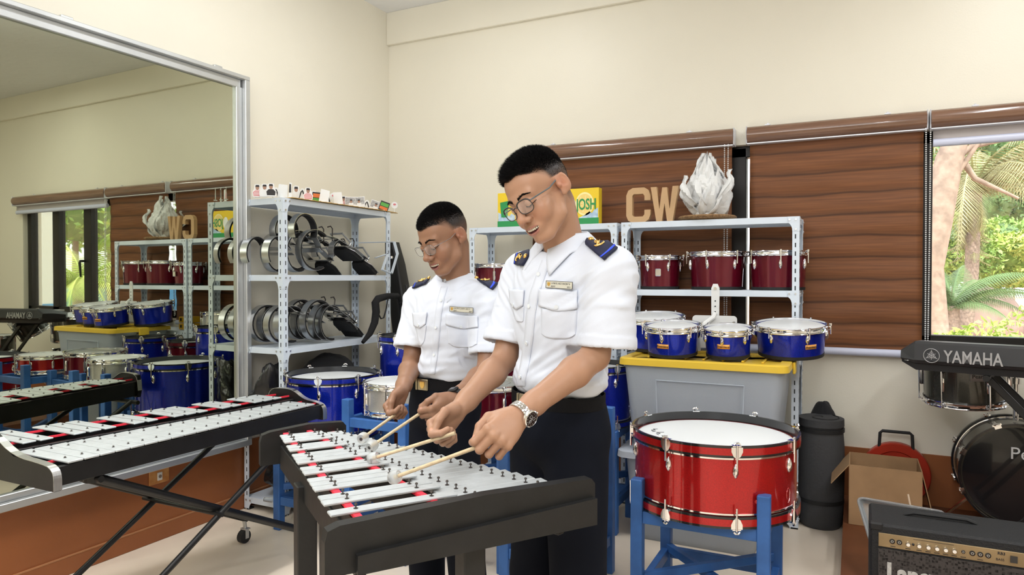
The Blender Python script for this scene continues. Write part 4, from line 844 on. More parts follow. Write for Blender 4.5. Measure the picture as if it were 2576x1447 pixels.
for u, r_, m_, k in [(2250, .009, blackg, 'input_jack'), (2268, .009, blackg, 'input_jack'), (2290, .0085, chrome, 'knob'), (2303, .0045, blackg, 'button'), (2318, .0085, chrome, 'knob'), (2341, .0085, chrome, 'knob'), (2363, .0085, chrome, 'knob'), (2385, .0085, chrome, 'knob'), (2407, .0085, chrome, 'knob'), (2430, .006, blackg, 'input_jack'), (2453, .009, blackg, 'input_jack'), (2473, .009, blackg, 'input_jack'), (2493, .009, blackg, 'input_jack')]:
    q = at_y(u, 1300, af - .004); q.z = az1 - .055; b = M(); dpt = .014 if k == 'knob' else .003
    b.tube([q, q + V((0, -dpt * .7, 0)), q + V((0, -dpt, 0))], [r_, r_ * .95, r_ * .7], 16); 
    if k == 'input_jack': b.tube([q + V((0, -.0032, 0)), q + V((0, -.004, 0))], r_ * .5, 12, m=1); b.tube([q + V((0, -.0041, 0)), q + V((0, -.0043, 0))], r_ * .32, 12)
    b.build(k, [m_, alum], pn, world=True, smooth=50)
q = at_y(2558, 1300, af - .004); b = M(); b.box((q.x, q.y, az1 - .055), (.02, .008, .022)); b.build('power_switch', blackg, pn, world=True)
b = M(); q = at_y(2320, 1300, af - .004)
b.box((q.x + .04, q.y, az1 - .037), (.12, .001, .0012))
for u in (2252, 2290, 2318, 2341, 2363, 2385, 2407, 2430, 2473): q = at_y(u, 1300, af - .004); b.box((q.x, q.y - .0002, az1 - .073), (.016, .001, .002))
b.build('panel_marks', inkm, pn, world=True)
text_obj('panel_lettering', 'RB3', .013, inkm, pn, frame((at_y(2516, 1300, af).x, af - .0045, az1 - .046), (1, 0, 0), (0, 0, 1)), bold=.0003, world=True)
text_obj('panel_lettering', 'BASS', .011, inkm, pn, frame((at_y(2512, 1300, af).x, af - .0045, az1 - .066), (1, 0, 0), (0, 0, 1)), world=True)
text_obj('brand_lettering', 'Laney', .088, mat('worn_white_print', (.7, .7, .68), .5, var=.3, vscale=60), t, frame((at_y(2236, 1300, af).x, af - .004, az1 - .195), (1, 0, 0), (0, 0, 1)), ext=.001, bold=.004, sx=.8, world=True)
b = M(); q0, q1 = ax0 + .115, ax0 + .34; yy = (af + ab_) / 2 + .02; b.tube([(q0, yy, az1 + .002), (q0 + .03, yy, az1 + .012), (q1 - .03, yy, az1 + .012), (q1, yy, az1 + .002)], .0075, 8); b.build('strap_handle', rubber, t, world=True, smooth=40)
b = M(); b.box((ax0 + .02, af + .012, az1 - .012), (.045, .03, .03), bev=.006); b.build('corner_protector', rubber, t, world=True)
# clear tray behind the amplifier
t = thing('plastic_tray', 'clear plastic tray tilted between the amplifier and the cardboard box', 'tray', (.1, 3.12, RH)); b = M()
c0, c1, c2, c3 = at(2160, 1254, 3.05), at(2385, 1292, 2.95), at(2385, 1420, 2.85), at(2205, 1400, 2.82)
pts = []
for a, c, e in ((c3, c0, c1), (c0, c1, c2), (c1, c2, c3), (c2, c3, c0)):
    for f in np.linspace(0, 1, 5): pts.append(c + (a - c).normalized() * .03 * (1 - f) ** 2 + (e - c).normalized() * .03 * f * f)
b.tube(pts, .006, 8, closed=True); b.build('rim', mat('thin_clear_plastic', (.8, .8, .8)), t, world=True, smooth=60)
cc = (c0 + c1 + c2 + c3) / 4 + V((0, .04, -.02)); b = M(); n = len(pts); ins = [cc + (q - cc + V((0, .04, -.02))) * .86 for q in pts]; b.add(pts + ins, [(i, (i + 1) % n, n + (i + 1) % n, n + i) for i in range(n)] + [tuple(range(n, 2 * n))]); b.build('tray_body', MATS['thin_clear_plastic'], t, world=True, smooth=60, solid=.0015)
t = thing('wooden_stick', 'short pale wooden stick poking up behind the bass amplifier', 'stick', at(2292, 1290, 3.1)); b = M(); q_ = at(2297, 1285, 3.08); b.tube([V((q_.x + .02, q_.y - .01, RH + .002)), q_, at(2289, 1246, 3.1)], .0042, 7); b.build('stick', mat('pale_wood', (.66, .50, .36), .6), t, world=True)
# ================================================================ keyboard and drum kit
kx = C(.757, -.653, 0).normalized(); ky = V((0, 0, 1)).cross(kx); O = at(2303, 931, 3.16); KH, KL, KD = .135, 1.15, .33
O.z = .952; TK = frame(O, kx, ky)      # x along the back panel, y away from the viewer
kbm = mat('dark_keyboard_plastic', (.030, .031, .034), .42, bump=.05, bscale=300); silvt = mat('silver_lettering', (.42, .42, .43), .4, .3)
t = thing('keyboard', 'black stage keyboard seen from behind, in front of the window on an X stand', 'keyboard', O); TM = TK
b = M(); sec = [(0, .035), (-.012, .05), (-.004, KH - .01), (.01, KH), (.14, KH - .005), (KD, KH - .045), (KD, .03), (KD - .02, .0), (.03, .0), (.02, .03)]
n = len(sec); vs = []
for x, k in ((0, 1), (KL, 1)): vs += [TM @ V((x, y, z)) for y, z in sec]
b.add(vs, [(i, (i + 1) % n, n + (i + 1) % n, n + i) for i in range(n)] + [tuple(range(n))[::-1], tuple(range(n, 2 * n))]); kb = b.build('body', kbm, t, world=True)
b = M(); vs = [TM @ V((0, y, z)) for y, z in sec] + [TM @ V((-.058, .03 + (y - .03) * .75, .045 + (z - .06) * .42 + .015)) for y, z in sec]; b.add(vs, [(i, n + i, n + (i + 1) % n, (i + 1) % n) for i in range(n)] + [tuple(range(n, 2 * n))]); b.build('end_cheek', kbm, t, world=True)
b = M(); b.box(TM @ V((-.034, .005, .058)), (.022, .004, .03), TM.to_3x3() @ Euler((0, 0, R_(-38))).to_matrix()); b.build('sticker', whitep, t, world=True)
for i in range(15):
    b = M(); b.box(TM @ V((.05 + i * .0725, KD - .075, KH - .032)), (.02, .10, .012), TM.to_3x3()); 
b = M(); b.box(TM @ V((KL / 2, KD - .07, KH - .028)), (KL - .06, .13, .014), TM.to_3x3(), bev=.002); b.build('key_row', whitep, t, world=True)
TT = frame(TM @ V((.116, -.0140, .048)), kx, V((0, 0, 1)))
text_obj('brand_lettering', 'YAMAHA', .077, silvt, t, TT, ext=.0008, bold=.0012, sx=.68, world=True)
lc = TM @ V((.068, -.0135, .074)); lx, lz = kx, V((0, 0, 1)); b = M()
b.tube([lc + lx * .031 * math.cos(a) + lz * .031 * math.sin(a) for a in np.linspace(0, 2 * math.pi, 33)[:-1]], .0016, 6, closed=True)
for k in range(3):
    a = math.pi / 2 + k * 2 * math.pi / 3; d = lx * math.cos(a) + lz * math.sin(a); b.tube([lc - d * .018, lc + d * .026], .0014, 6)
    for s in (-1, 1):
        pr = lx * math.cos(a + s * math.pi / 2) + lz * math.sin(a + s * math.pi / 2); b.tube([lc + d * .021, lc + d * .010 + pr * .007, lc - d * .004 + pr * .009], .0011, 5)
b.build('brand_emblem', silvt, t, world=True)
t = thing('keyboard_stand', 'black X stand holding the stage keyboard', 'stand', TM @ V((.45, .16, -O.z)))
for yy in (.08, .26):
    for (xa, xb) in ((.27, .98), (.98, .27)):
        b = M(); a = TM @ V((xa, yy, -.018)); c = TM @ V((xb, yy, -O.z + RH + .02)); b.box((a + c) / 2, (.03, .018, (a - c).length), rot_to(c - a, TM.to_3x3() @ V((0, 1, 0))), bev=.003); b.build('leg', black, t, world=True)
for x in (.27, .98):
    b = M(); a = TM @ V((x, .02, -.014)); c = TM @ V((x, .31, -.014)); b.tube([a, c], .014, 10); b.build('support_arm', black, t, world=True); b = M(); b.tube([TM @ V((x, .02, -O.z + RH + .016)), TM @ V((x, .31, -O.z + RH + .016))], .014, 10); b.build('foot_bar', black, t, world=True)
bd = drum('smoky grey kit bass drum with black front head at the right edge', (.735, 4.405, .40), .262, .29, 'bass', drkS, 8, name='bass_drum', a0=R_(22), rot=(R_(90), 0, 0), head=blackg, inlay=False, hh=.03)
text_obj('brand_lettering', 'Pearl', .085, shw, bd, frame((-.045, .085, .2755), (1, 0, 0), (0, 1, 0)), ext=.0005)
for s in (-1, 1):
    b = M(); b.tube([(s * .20, -.13, .24), (s * .31, -.26, .20)], .008, 8); b.build('spur_leg', chrome, bd, smooth=40)
tm = drum('smoky grey kit tom hanging below the keyboard, left of the stand leg', (.50, 4.13, .752), .19, .26, 'snare', drkS, 6, name='tom_drum', a0=R_(-65), rot=(R_(5), R_(-2), 0))
b = M(); b.lathe([(.0, .001), (.04, .001)], 20); 
b = M(); rr = .179; b.grid(lambda u, v: (rr * math.cos(R_(-78) + (u - .5) * .38) * 1.0, rr * math.sin(R_(-78) + (u - .5) * .38), .165 + (v - .5) * .045), 8, 1); b.build('badge', silvt, tm, smooth=60, solid=.002)
text_obj('badge_lettering', 'Pearl', .026, inkm, tm, frame(((rr + .002) * math.cos(R_(-78)), (rr + .002) * math.sin(R_(-78)), .158), (.978, .208, 0), (0, 0, 1)), ext=.001, align='CENTER')
t = thing('tom_mount', 'chrome tom holder rising from the kit bass drum at the right edge', 'mount', (.74, 4.26, .66)); b = M(); b.cyl((.735, 4.26, .655), (.735, 4.26, .98), .013, seg=14); b.build('post', chrome, t, world=True, smooth=40)
b = M(); b.ell((.735, 4.26, .98), .028, 14, 10); b.cyl((.735, 4.26, .84), (.735, 4.26, .87), .022, seg=14); b.tube([(.735, 4.26, .98), (.66, 4.24, .96)], .01, 8); b.build('ball_clamp', chrome, t, world=True, smooth=40)
drum('smoky grey floor tom beyond the right edge, seen in the mirror', (1.25, 3.75, .34), .205, .46, 'snare', drkS, 8, name='floor_tom', a0=.1)
ft = [o for o in col.objects if o.name.startswith('floor_tom') and o.parent is None][-1]
for k in range(3): a = k * 2.1 + .4; b = M(); b.tube([(.215 * math.cos(a), .215 * math.sin(a), .15), (.215 * math.cos(a), .215 * math.sin(a), -.08), (.25 * math.cos(a), .25 * math.sin(a), -.215)], .007, 8); b.build('leg', chrome, ft, smooth=40)
tt = drum('second smoky grey kit tom, tilted, right of the window in the mirror', (1.02, 4.05, .80), .15, .22, 'snare', drkS, 6, name='tom_drum', a0=.2, rot=(R_(28), R_(12), 0))
b = M(); b.tube([(-.16, .0, .12), (-.30, .12, .02)], .01, 8); b.build('mount_arm', chrome, tt, smooth=40)
# ================================================================ outside the window
def leaf_mat(n, c, c2): m = mat(n, c, .5, col2=c2, vscale=1.3); return m
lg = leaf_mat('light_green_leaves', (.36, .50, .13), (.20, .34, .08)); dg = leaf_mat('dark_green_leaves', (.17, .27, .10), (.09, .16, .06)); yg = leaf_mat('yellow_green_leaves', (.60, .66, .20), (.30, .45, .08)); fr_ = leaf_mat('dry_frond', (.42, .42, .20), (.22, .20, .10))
sand = mat('sandy_ground', (.62, .40, .26), .9, var=.2, vscale=2); bark = mat('pale_bark', (.36, .27, .21), .9, var=.35, vscale=9, bump=.6, bscale=20); palmb = mat('palm_bark', (.34, .27, .22), .9, var=.4, vscale=24, bump=.8, bscale=30)
b = M(); b.box((2, 34, -.25), (80, 58, .3)); struct(b.build('ground', sand))
def leaves(name, label, cat, c, r, n, size, m, seed, group=None, stem=None, kind=None):
    t = thing(name, label, cat, (c[0], c[1], -.1), group=group); rr = np.random.RandomState(seed); d = rr.normal(size=(n, 3)); d /= np.linalg.norm(d, axis=1)[:, None]; rad = rr.uniform(.75, 1.03, n) ** .5
    lump = 1 + .22 * np.sin(d[:, 0] * 5 + seed) * np.sin(d[:, 1] * 4 + 1) + .15 * np.sin(d[:, 2] * 7 + seed)
    P = np.array(c) + d * np.array(r) * (rad * lump)[:, None]; a = rr.normal(size=(n, 3)); a /= np.linalg.norm(a, axis=1)[:, None]; e = np.cross(a, rr.normal(size=(n, 3))); e /= np.linalg.norm(e, axis=1)[:, None]
    s = size * rr.uniform(.6, 1.2, n)[:, None]; vs = np.stack([P - a * s, P - e * s * .4, P + a * s, P + e * s * .4], 1).reshape(-1, 3)
    vs[:, 2] = np.maximum(vs[:, 2], -.09)
    me = bpy.data.meshes.new('foliage'); me.from_pydata(vs.tolist(), [], np.arange(4 * n).reshape(-1, 4).tolist()); me.materials.append(m); o = bpy.data.objects.new('foliage', me); col.objects.link(o); o.parent = t; o.location = (-c[0], -c[1], .1)
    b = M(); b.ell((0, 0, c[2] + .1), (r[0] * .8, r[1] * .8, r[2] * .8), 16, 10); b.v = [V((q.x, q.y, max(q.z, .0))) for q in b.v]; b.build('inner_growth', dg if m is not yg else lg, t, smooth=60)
    if stem: b = M(); b.tube([(0, 0, -.05), (.05, 0, c[2] * .5), (0, 0, c[2] + .1)], [stem, stem * .8, stem * .5], 10); b.build('trunk', bark, t, smooth=60)
    return t
def W(u, v, d): return at(u, v, d)
for i, u in enumerate((2330, 2440, 2560, 2690)):
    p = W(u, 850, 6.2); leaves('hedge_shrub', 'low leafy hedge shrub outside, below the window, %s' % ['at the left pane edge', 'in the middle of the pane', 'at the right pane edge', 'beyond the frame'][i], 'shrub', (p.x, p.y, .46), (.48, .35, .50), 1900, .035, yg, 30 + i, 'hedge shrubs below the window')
for i, (x, y) in enumerate(((2.9, 6.6), (3.9, 6.8), (4.9, 7.0))): leaves('hedge_shrub', 'low leafy hedge shrub outside, seen only in the mirror, %s' % ['nearest the blinds', 'in the middle', 'by the blue column'][i], 'shrub', (x, y, .38), (.45, .4, .38), 600, .06, yg, 40 + i, 'hedge shrubs seen in the mirror')
def trunk(t, pts, r, m=None, nm='trunk'): b = M(); b.tube(pts, r, 14); return b.build(nm, m or bark, t, world=True, smooth=60)
p = W(2352, 700, 9.0); t = thing('tree', 'pale smooth tree trunk outside at the left side of the window pane', 'tree', (p.x, p.y, -.1))
pb = W(2345, 900, 9); trunk(t, [(pb.x + .15, pb.y, -.1), (p.x - .05, p.y, .5), (p.x - .1, p.y, 1.5), W(2352, 560, 9), W(2385, 400, 9), W(2440, 250, 9)], [.42, .23, .2, .19, .16, .1])
for a, c, e in (((2360, 520), (2410, 430), (2480, 330)), ((2400, 380), (2450, 450), (2560, 500)), ((2370, 430), (2440, 370), (2560, 345))):
    trunk(t, [W(*a, 9), W(*c, 9), W(*e, 8.8)], [.05, .035, .018], nm='branch')
def palm(label, base, top, r, nf, ln, droop, m, seed, dead=0):
    t = thing('palm_tree', label, 'palm', base); trunk(t, [base, V(base).lerp(V(top), .5) + V((.05, 0, 0)), top], [r * 1.2, r, r * 1.1], palmb); rr = random.Random(seed); top = V(top)
    for k in range(nf + dead):
        a = rr.uniform(0, 6.28); el = rr.uniform(.1, 1.2) if k < nf else rr.uniform(-1.2, -.7); L_ = ln * rr.uniform(.75, 1.1) * (1 if k < nf else .55); b = M(); pts = []; q = top.copy()
        for i in range(11): pts.append(q.copy()); q = q + V((math.cos(a) * math.cos(el), math.sin(a) * math.cos(el), math.sin(el))) * L_ / 10; el -= droop * .16
        b.tube(pts, [.02 * (1 - i / 12) for i in range(11)], 5)
        for i in range(1, 11):
            tn = (pts[i] - pts[i - 1]).normalized(); sd = tn.cross(V((0, 0, 1))).normalized()
            for s in (-1, 1):
                for h in (0, .25, .5, .75):
                    o = pts[i - 1].lerp(pts[i], h); l = L_ * .24 * math.sin(math.pi * min(.95, .15 + (i + h) / 12)); e = o + (sd * s * .75 + tn * .55 + V((0, 0, -.55))).normalized() * l; wv = tn * .013; b.add([o - wv, o + wv, e], [(0, 1, 2)])
        b.build('frond', m if k < nf else fr_, t, world=True)
    return t
palm('tall palm with hanging dry fronds outside in the middle of the window pane', tuple(W(2425, 860, 13.5).xy) + (-.1,), tuple(W(2448, 480, 13.5)), .12, 30, 3.0, 1.25, fr_, 3, 14)
palm('low leafy palm at the left of the big palm outside', tuple(W(2390, 860, 11.5).xy) + (-.1,), tuple(W(2395, 770, 11.5)), .1, 16, 1.4, .8, dg, 5)
palm('bright feathery palm outside seen only in the mirror', (5.9, 7.4, -.1), (6.1, 7.5, 1.3), .12, 24, 2.0, .8, yg, 9)
TR = [(2372, 630, 16.0, .95, lg, 'with a low pale crown, behind the smooth trunk'), (2500, 640, 18.5, 1.25, lg, 'right behind the big palm, above the blue wall'), (2600, 650, 16.0, .9, yg, 'with yellow-green crown at the right pane edge'), (2400, 500, 25, 2.3, dg, 'far away with a dark crown, left of the palm top'), (2545, 480, 30, 3.0, dg, 'farthest away with a dark crown, right of the palm top'), (2440, 350, 38, 3.6, lg, 'very tall and far, crown at the top of the pane'), (2600, 380, 24, 2.0, dg, 'with a high dark crown at the upper right pane corner')]
for i, (u, v, d, r, m_, lb) in enumerate(TR):
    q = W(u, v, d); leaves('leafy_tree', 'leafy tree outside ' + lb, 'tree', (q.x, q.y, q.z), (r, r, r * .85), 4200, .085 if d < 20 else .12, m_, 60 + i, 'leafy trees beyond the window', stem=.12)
for i, (x, y, z, r) in enumerate(((11.5, 10.5, 3.2, 1.9), (16.5, 14.5, 3.6, 2.4), (21.5, 15.5, 4.2, 2.6))): leaves('leafy_tree', 'thin leafy tree outside seen only in the mirror, %s' % ['behind the feathery palm', 'in the middle distance', 'farthest right'][i], 'tree', (x, y, z), (r, r, r * .6), 1600, .12, lg, 80 + i, 'leafy trees seen in the mirror', stem=.1)
bw = mat('blue_wall_paint', (.10, .33, .66), .6); ww = mat('white_wall_paint', (.85, .86, .86), .6)
for nm, lb, x0, x1, y, z0, z1, m_ in (('boundary_wall', 'low blue boundary wall far outside the window', 4.3, 30, 21.5, -.1, 1.0, bw), ('boundary_fence', 'white slatted fence on top of the blue boundary wall', 4.3, 30, 21.5, 1.09, 1.75, ww)):
    t = thing(nm, lb, 'wall' if 'wall' in nm else 'fence', ((x0 + x1) / 2, y, z0)); b = M()
    if 'wall' in nm: b.box(((x0 + x1) / 2, y, (z0 + z1) / 2), (x1 - x0, .2, z1 - z0)); b.build('wall_run', m_, t, world=True); b = M(); b.box(((x0 + x1) / 2, y, z1 + .04), (x1 - x0, .26, .08)); b.build('coping', ww, t, world=True)
    else:
        for k in range(60): b.box((x0 + k * .43, y, (z0 + z1) / 2 + .06), (.05, .05, z1 - z0))
        b.box(((x0 + x1) / 2, y, z1), (x1 - x0, .06, .06)); b.build('slats', m_, t, world=True)
q = W(2430, 800, 15); t = thing('boulder', 'large brown boulder outside beside the palm trunk', 'rock', (q.x + .3, q.y, -.1)); b = M(); b.ell((.0, 0, .5), (.75, .6, .75), 18, 12); rr = random.Random(2); b.v = [v_ * (1 + rr.uniform(-.05, .05)) for v_ in b.v]; b.build('stone', mat('brown_rock', (.36, .26, .22), .9, var=.3, vscale=3), t, smooth=40)
q = W(2408, 820, 9.5); t = thing('cooler', 'blue cooler box with white lid on the sand outside', 'cooler', (q.x, q.y, -.1)); b = M(); b.box((0, 0, .2), (.34, .3, .4), bev=.02); b.build('body', mat('blue_cooler', (.02, .10, .40), .4), t); b = M(); b.box((0, 0, .44), (.37, .33, .08), bev=.02); b.build('lid', ww, t)
q = W(2590, 640, 20.5); t = thing('shelter', 'pale pitched canopy roof outside at the right edge of the pane', 'shelter', (q.x + .5, q.y, -.1)); b = M(); b.add([(-1.2, -1, 2.6), (1.2, -1, 2.6), (1.2, 1, 2.6), (-1.2, 1, 2.6), (0, 0, 3.3)], [(0, 1, 4), (1, 2, 4), (2, 3, 4), (3, 0, 4), (3, 2, 1, 0)]); b.build('roof', mat('grey_canopy', (.6, .6, .62), .7), t)
for sx_ in (-1, 1): b = M(); b.cyl((sx_ * 1.1, -.9, 0), (sx_ * 1.1, -.9, 2.6), .04, seg=8); b.build('post', ww, t)
t = thing('side_wall', 'blue low wall outside to the right, seen only in the mirror', 'wall', (18, 14, -.1)); b = M(); b.box((18, 13, .5), (.2, 14, 1.2)); b.build('wall_run', bw, t, world=True); b = M(); b.box((18, 13, 1.15), (.26, 14, .1)); b.build('coping', ww, t, world=True)
# column of the porch outside, seen in the mirror
t = thing('porch_column', 'white porch column with a blue lower half, seen only in the mirror', 'column', (4.02, 5.6, -.1)); b = M(); b.box((0, 0, 2.4), (.42, .42, 2.6)); b.build('upper_shaft', ww, t); b = M(); b.box((0, 0, .55), (.43, .43, 1.1)); b.build('lower_shaft', bw, t)
# ================================================================ organic surfaces: blended shapes turned into one skin
class Blend:
    def __init__(s): s.p = []
    def cap(s, a, b, ra, rb=None, k=.012, c=None, op=0, ex=None):
        a, b = np.array(tuple(a), float), np.array(tuple(b), float); rb = ra if rb is None else rb
        s.p.append(('c', (a, b, ra, rb), k, c, op, (a + b) / 2, np.linalg.norm(b - a) / 2 + max(ra, rb))); return s
    def chain(s, pts, rs, k=.012, c=None, op=0):
        for i in range(len(pts) - 1): s.cap(pts[i], pts[i + 1], rs[i], rs[i + 1], k, c, op)
    def ell(s, c0, r, rot=None, k=.012, c=None, op=0):
        Rm = np.array(rot.to_3x3() if rot is not None else Matrix.Identity(3), float); r = np.array(r if hasattr(r, '__len__') else (r, r, r), float)
        s.p.append(('e', (np.array(tuple(c0), float), r, Rm), k, c, op, np.array(tuple(c0), float), float(r.max()))); return s
    def half(s, c0, n, R, k=.004):      # removes the part of a ball lying on the n side of a plane
        n = np.array(tuple(V(n).normalized()), float); s.p.append(('h', (np.array(tuple(c0), float), n, R), k, None, 1, np.array(tuple(c0), float), R)); return s
    @staticmethod
    def one(q, P):
        if q[0] == 'c':
            a, b, ra, rb = q[1]; ab = b - a; t = np.clip(((P - a) @ ab) / max(1e-12, ab @ ab), 0, 1); return np.linalg.norm(P - a - t[:, None] * ab, axis=1) - (ra + (rb - ra) * t)
        if q[0] == 'e':
            c, r, Rm = q[1]; L = (P - c) @ Rm; k0 = np.linalg.norm(L / r, axis=1); k1 = np.linalg.norm(L / (r * r), axis=1); return k0 * (k0 - 1) / np.maximum(k1, 1e-9)
        c, n, R = q[1]; return np.maximum(-((P - c) @ n), np.linalg.norm(P - c, axis=1) - R)
    def ev(s, P, act=None, col_=False):
        d = np.full(len(P), 9.0); ci = np.zeros(len(P), int)
        for j, q in enumerate(s.p if act is None else act):
            e = s.one(q, P); k = q[2]
            if q[4] == 0:
                if col_ and q[3] is not None: ci = np.where(e < d + .0006, q[3], ci)
                elif col_: ci = np.where(e < d, 0, ci)
                h = np.clip(.5 + .5 * (d - e) / k, 0, 1); d = d * (1 - h) + e * h - k * h * (1 - h)
            else:
                h = np.clip(.5 - .5 * (d + e) / k, 0, 1); d = d * (1 - h) - e * h + k * h * (1 - h)
        return (d, ci) if col_ else d
    def mesh(s, h, B=16):
        lo = np.min([q[5] - q[6] for q in s.p if q[4] == 0], 0) - 3 * h; hi = np.max([q[5] + q[6] for q in s.p if q[4] == 0], 0) + 3 * h
        nb = np.ceil((hi - lo) / (h * B)).astype(int) + 1; gx = np.stack(np.meshgrid(*[np.arange(n) for n in nb], indexing='ij'), -1).reshape(-1, 3)
        cen = lo + (gx + .5) * B * h; br = B * h * .87; keep = gx[np.abs(s.ev(cen)) < br * 1.7 + .01]; cc = np.array([q[5] for q in s.p]); cr = np.array([q[6] for q in s.p]); ck = np.array([q[2] for q in s.p])
        ax = np.arange(B + 1); loc = np.stack(np.meshgrid(ax, ax, ax, indexing='ij'), -1).reshape(-1, 3); N = (nb * B + 2).astype(np.int64); K, Pn, Q = [], [], []
        key = lambda g: (g[..., 0] * N[1] + g[..., 1]) * N[2] + g[..., 2]
        for g in keep:
            o = g * B; c = lo + (g + .5) * B * h; m = np.linalg.norm(cc - c, axis=1) - cr < br + ck + .012
            if not m.any(): continue
            d = s.ev(lo + (loc + o) * h, [q for q, z in zip(s.p, m) if z]).reshape(B + 1, B + 1, B + 1); sg = d < 0
            if sg.all() or not sg.any(): continue
            c8 = [sg[i:B + i, j:B + j, k:B + k] for i in (0, 1) for j in (0, 1) for k in (0, 1)]; tot = sum(x.astype(int) for x in c8); cells = np.argwhere((tot > 0) & (tot < 8))
            if not len(cells): continue
            acc = np.zeros((len(cells), 3)); cnt = np.zeros(len(cells))
            for axs in range(3):
                oth = [a for a in range(3) if a != axs]
                for i in (0, 1):
                    for j in (0, 1):
                        p0 = np.zeros(3, int); p0[oth[0]] = i; p0[oth[1]] = j; p1 = p0.copy(); p1[axs] = 1; a = cells + p0; b = cells + p1
                        da = d[a[:, 0], a[:, 1], a[:, 2]]; db = d[b[:, 0], b[:, 1], b[:, 2]]; x = (da < 0) != (db < 0); t = np.where(x, da / np.where(x, da - db, 1), 0)
                        acc += x[:, None] * (a + t[:, None] * (b - a)); cnt += x
            K.append(key(cells + o)); Pn.append(lo + (acc / cnt[:, None] + o) * h)
            for axs in range(3):
                sl0 = [slice(0, B)] * 3; sl1 = [slice(0, B)] * 3; sl1[axs] = slice(1, B + 1); A = sg[tuple(sl0)]; Bm = sg[tuple(sl1)]; e = np.argwhere(A != Bm)
                if not len(e): continue
                fl = A[e[:, 0], e[:, 1], e[:, 2]]; u, v = [(1, 2), (2, 0), (0, 1)][axs]; eu = np.zeros(3, int); eu[u] = 1; ev_ = np.zeros(3, int); ev_[v] = 1; G = e + o
                q = np.stack([key(G - eu - ev_), key(G - ev_), key(G), key(G - eu)], 1); q[~fl] = q[~fl][:, ::-1]; Q.append(q)
        K = np.concatenate(K); Pn = np.concatenate(Pn); Q = np.concatenate(Q); od = np.argsort(K); K = K[od]; Pn = Pn[od]; ix = np.searchsorted(K, Q); ix = np.minimum(ix, len(K) - 1); ok = (K[ix] == Q).all(1); return Pn, ix[ok]
def vnormals(P, F):
    n = np.cross(P[F[:, 2]] - P[F[:, 0]], P[F[:, 3]] - P[F[:, 1]]); N = np.zeros_like(P)
    for k in range(4): np.add.at(N, F[:, k], n)
    return N / np.maximum(np.linalg.norm(N, axis=1), 1e-12)[:, None]
def relax(P, F, it):
    for _ in range(it):
        A = np.zeros_like(P); c = np.zeros(len(P))
        for k in range(4): np.add.at(A, F[:, k], P[F[:, (k + 1) % 4]] + P[F[:, (k - 1) % 4]]); np.add.at(c, F[:, k], 2)
        P = P * .5 + .5 * A / np.maximum(c, 1)[:, None]
    return P
def skin_obj(name, P, F, m, parent, colors=None):
    I = np.array(wm(parent).inverted()); Q = P @ I[:3, :3].T + I[:3, 3]; me = bpy.data.meshes.new(name)
    me.vertices.add(len(Q)); me.vertices.foreach_set('co', Q.astype('f').ravel()); me.loops.add(len(F) * 4); me.loops.foreach_set('vertex_index', F.astype('i').ravel())
    me.polygons.add(len(F)); me.polygons.foreach_set('loop_start', np.arange(0, 4 * len(F), 4, dtype='i')); me.polygons.foreach_set('use_smooth', [True] * len(F)); me.materials.append(m); me.update(calc_edges=True); me.validate()
    if colors is not None: a = me.color_attributes.new('tone', 'FLOAT_COLOR', 'POINT'); a.data.foreach_set('color', np.hstack([colors, np.ones((len(P), 1))]).astype('f').ravel())
    o = bpy.data.objects.new(name, me); col.objects.link(o); o.parent = parent; return o
def wob(P, seed, f, n=8):      # smooth pseudo noise in -1..1
    r = np.random.RandomState(seed); s = np.zeros(len(P))
    for _ in range(n): k = r.normal(size=3); s += np.sin(P @ (k / np.linalg.norm(k) * f * r.uniform(.6, 1.5)) + r.rand() * 6.3)
    return s / n
skinm = mat('skin', (1, 1, 1), .42, sss=.12, vcol='tone', bump=.04, bscale=400, spec=.4); shirtm = mat('white_shirt_cloth', (.67, .71, .80), .75, bump=.06, bscale=500, sheen=.1)
trou = mat('navy_black_trousers', (.006, .0075, .013), .9, bump=.08, bscale=500, spec=.15); navy = mat('navy_epaulette_cloth', (.012, .015, .045), .7, bump=.1, bscale=400)
gold = mat('gold_metal', (.85, .56, .18), .22, 1.0); bluel = mat('blue_braid', (.03, .08, .75), .5); hairm = mat('black_hair', (.009, .0085, .009), .65, spec=.25); beltm = mat('black_belt_webbing', (.006, .006, .007), .8, spec=.2, bump=.2, bscale=300)
steel = mat('polished_steel', (.78, .79, .8), .16, 1.0); lensm = mat('spectacle_lens', (1, 1, 1), 0.0, alpha=.13, spec=.9); tagm = mat('brass_name_plate', (.66, .65, .56), .35, .3)
btn = mat('pearly_button', (.72, .76, .80), .25); blackd = mat('watch_dial', (.015, .015, .017), .2, coat=.6); malw = mat('pale_mallet_wood', (.70, .56, .36), .5, col2=(.58, .45, .28), vscale=60); malh = mat('clear_mallet_head', (.9, .92, .92), .3, trans=.75, ior=1.3)
def A3(t): return C(*t)
def DV(r, d, z): return (C(r, d, z) - C(0, 0, 0)).normalized() if (r or d or z) else V((0, 0, 0))
def DR(v): return V((-sy * v[1] + cy_ * v[0], cy_ * v[1] + sy * v[0], v[2]))
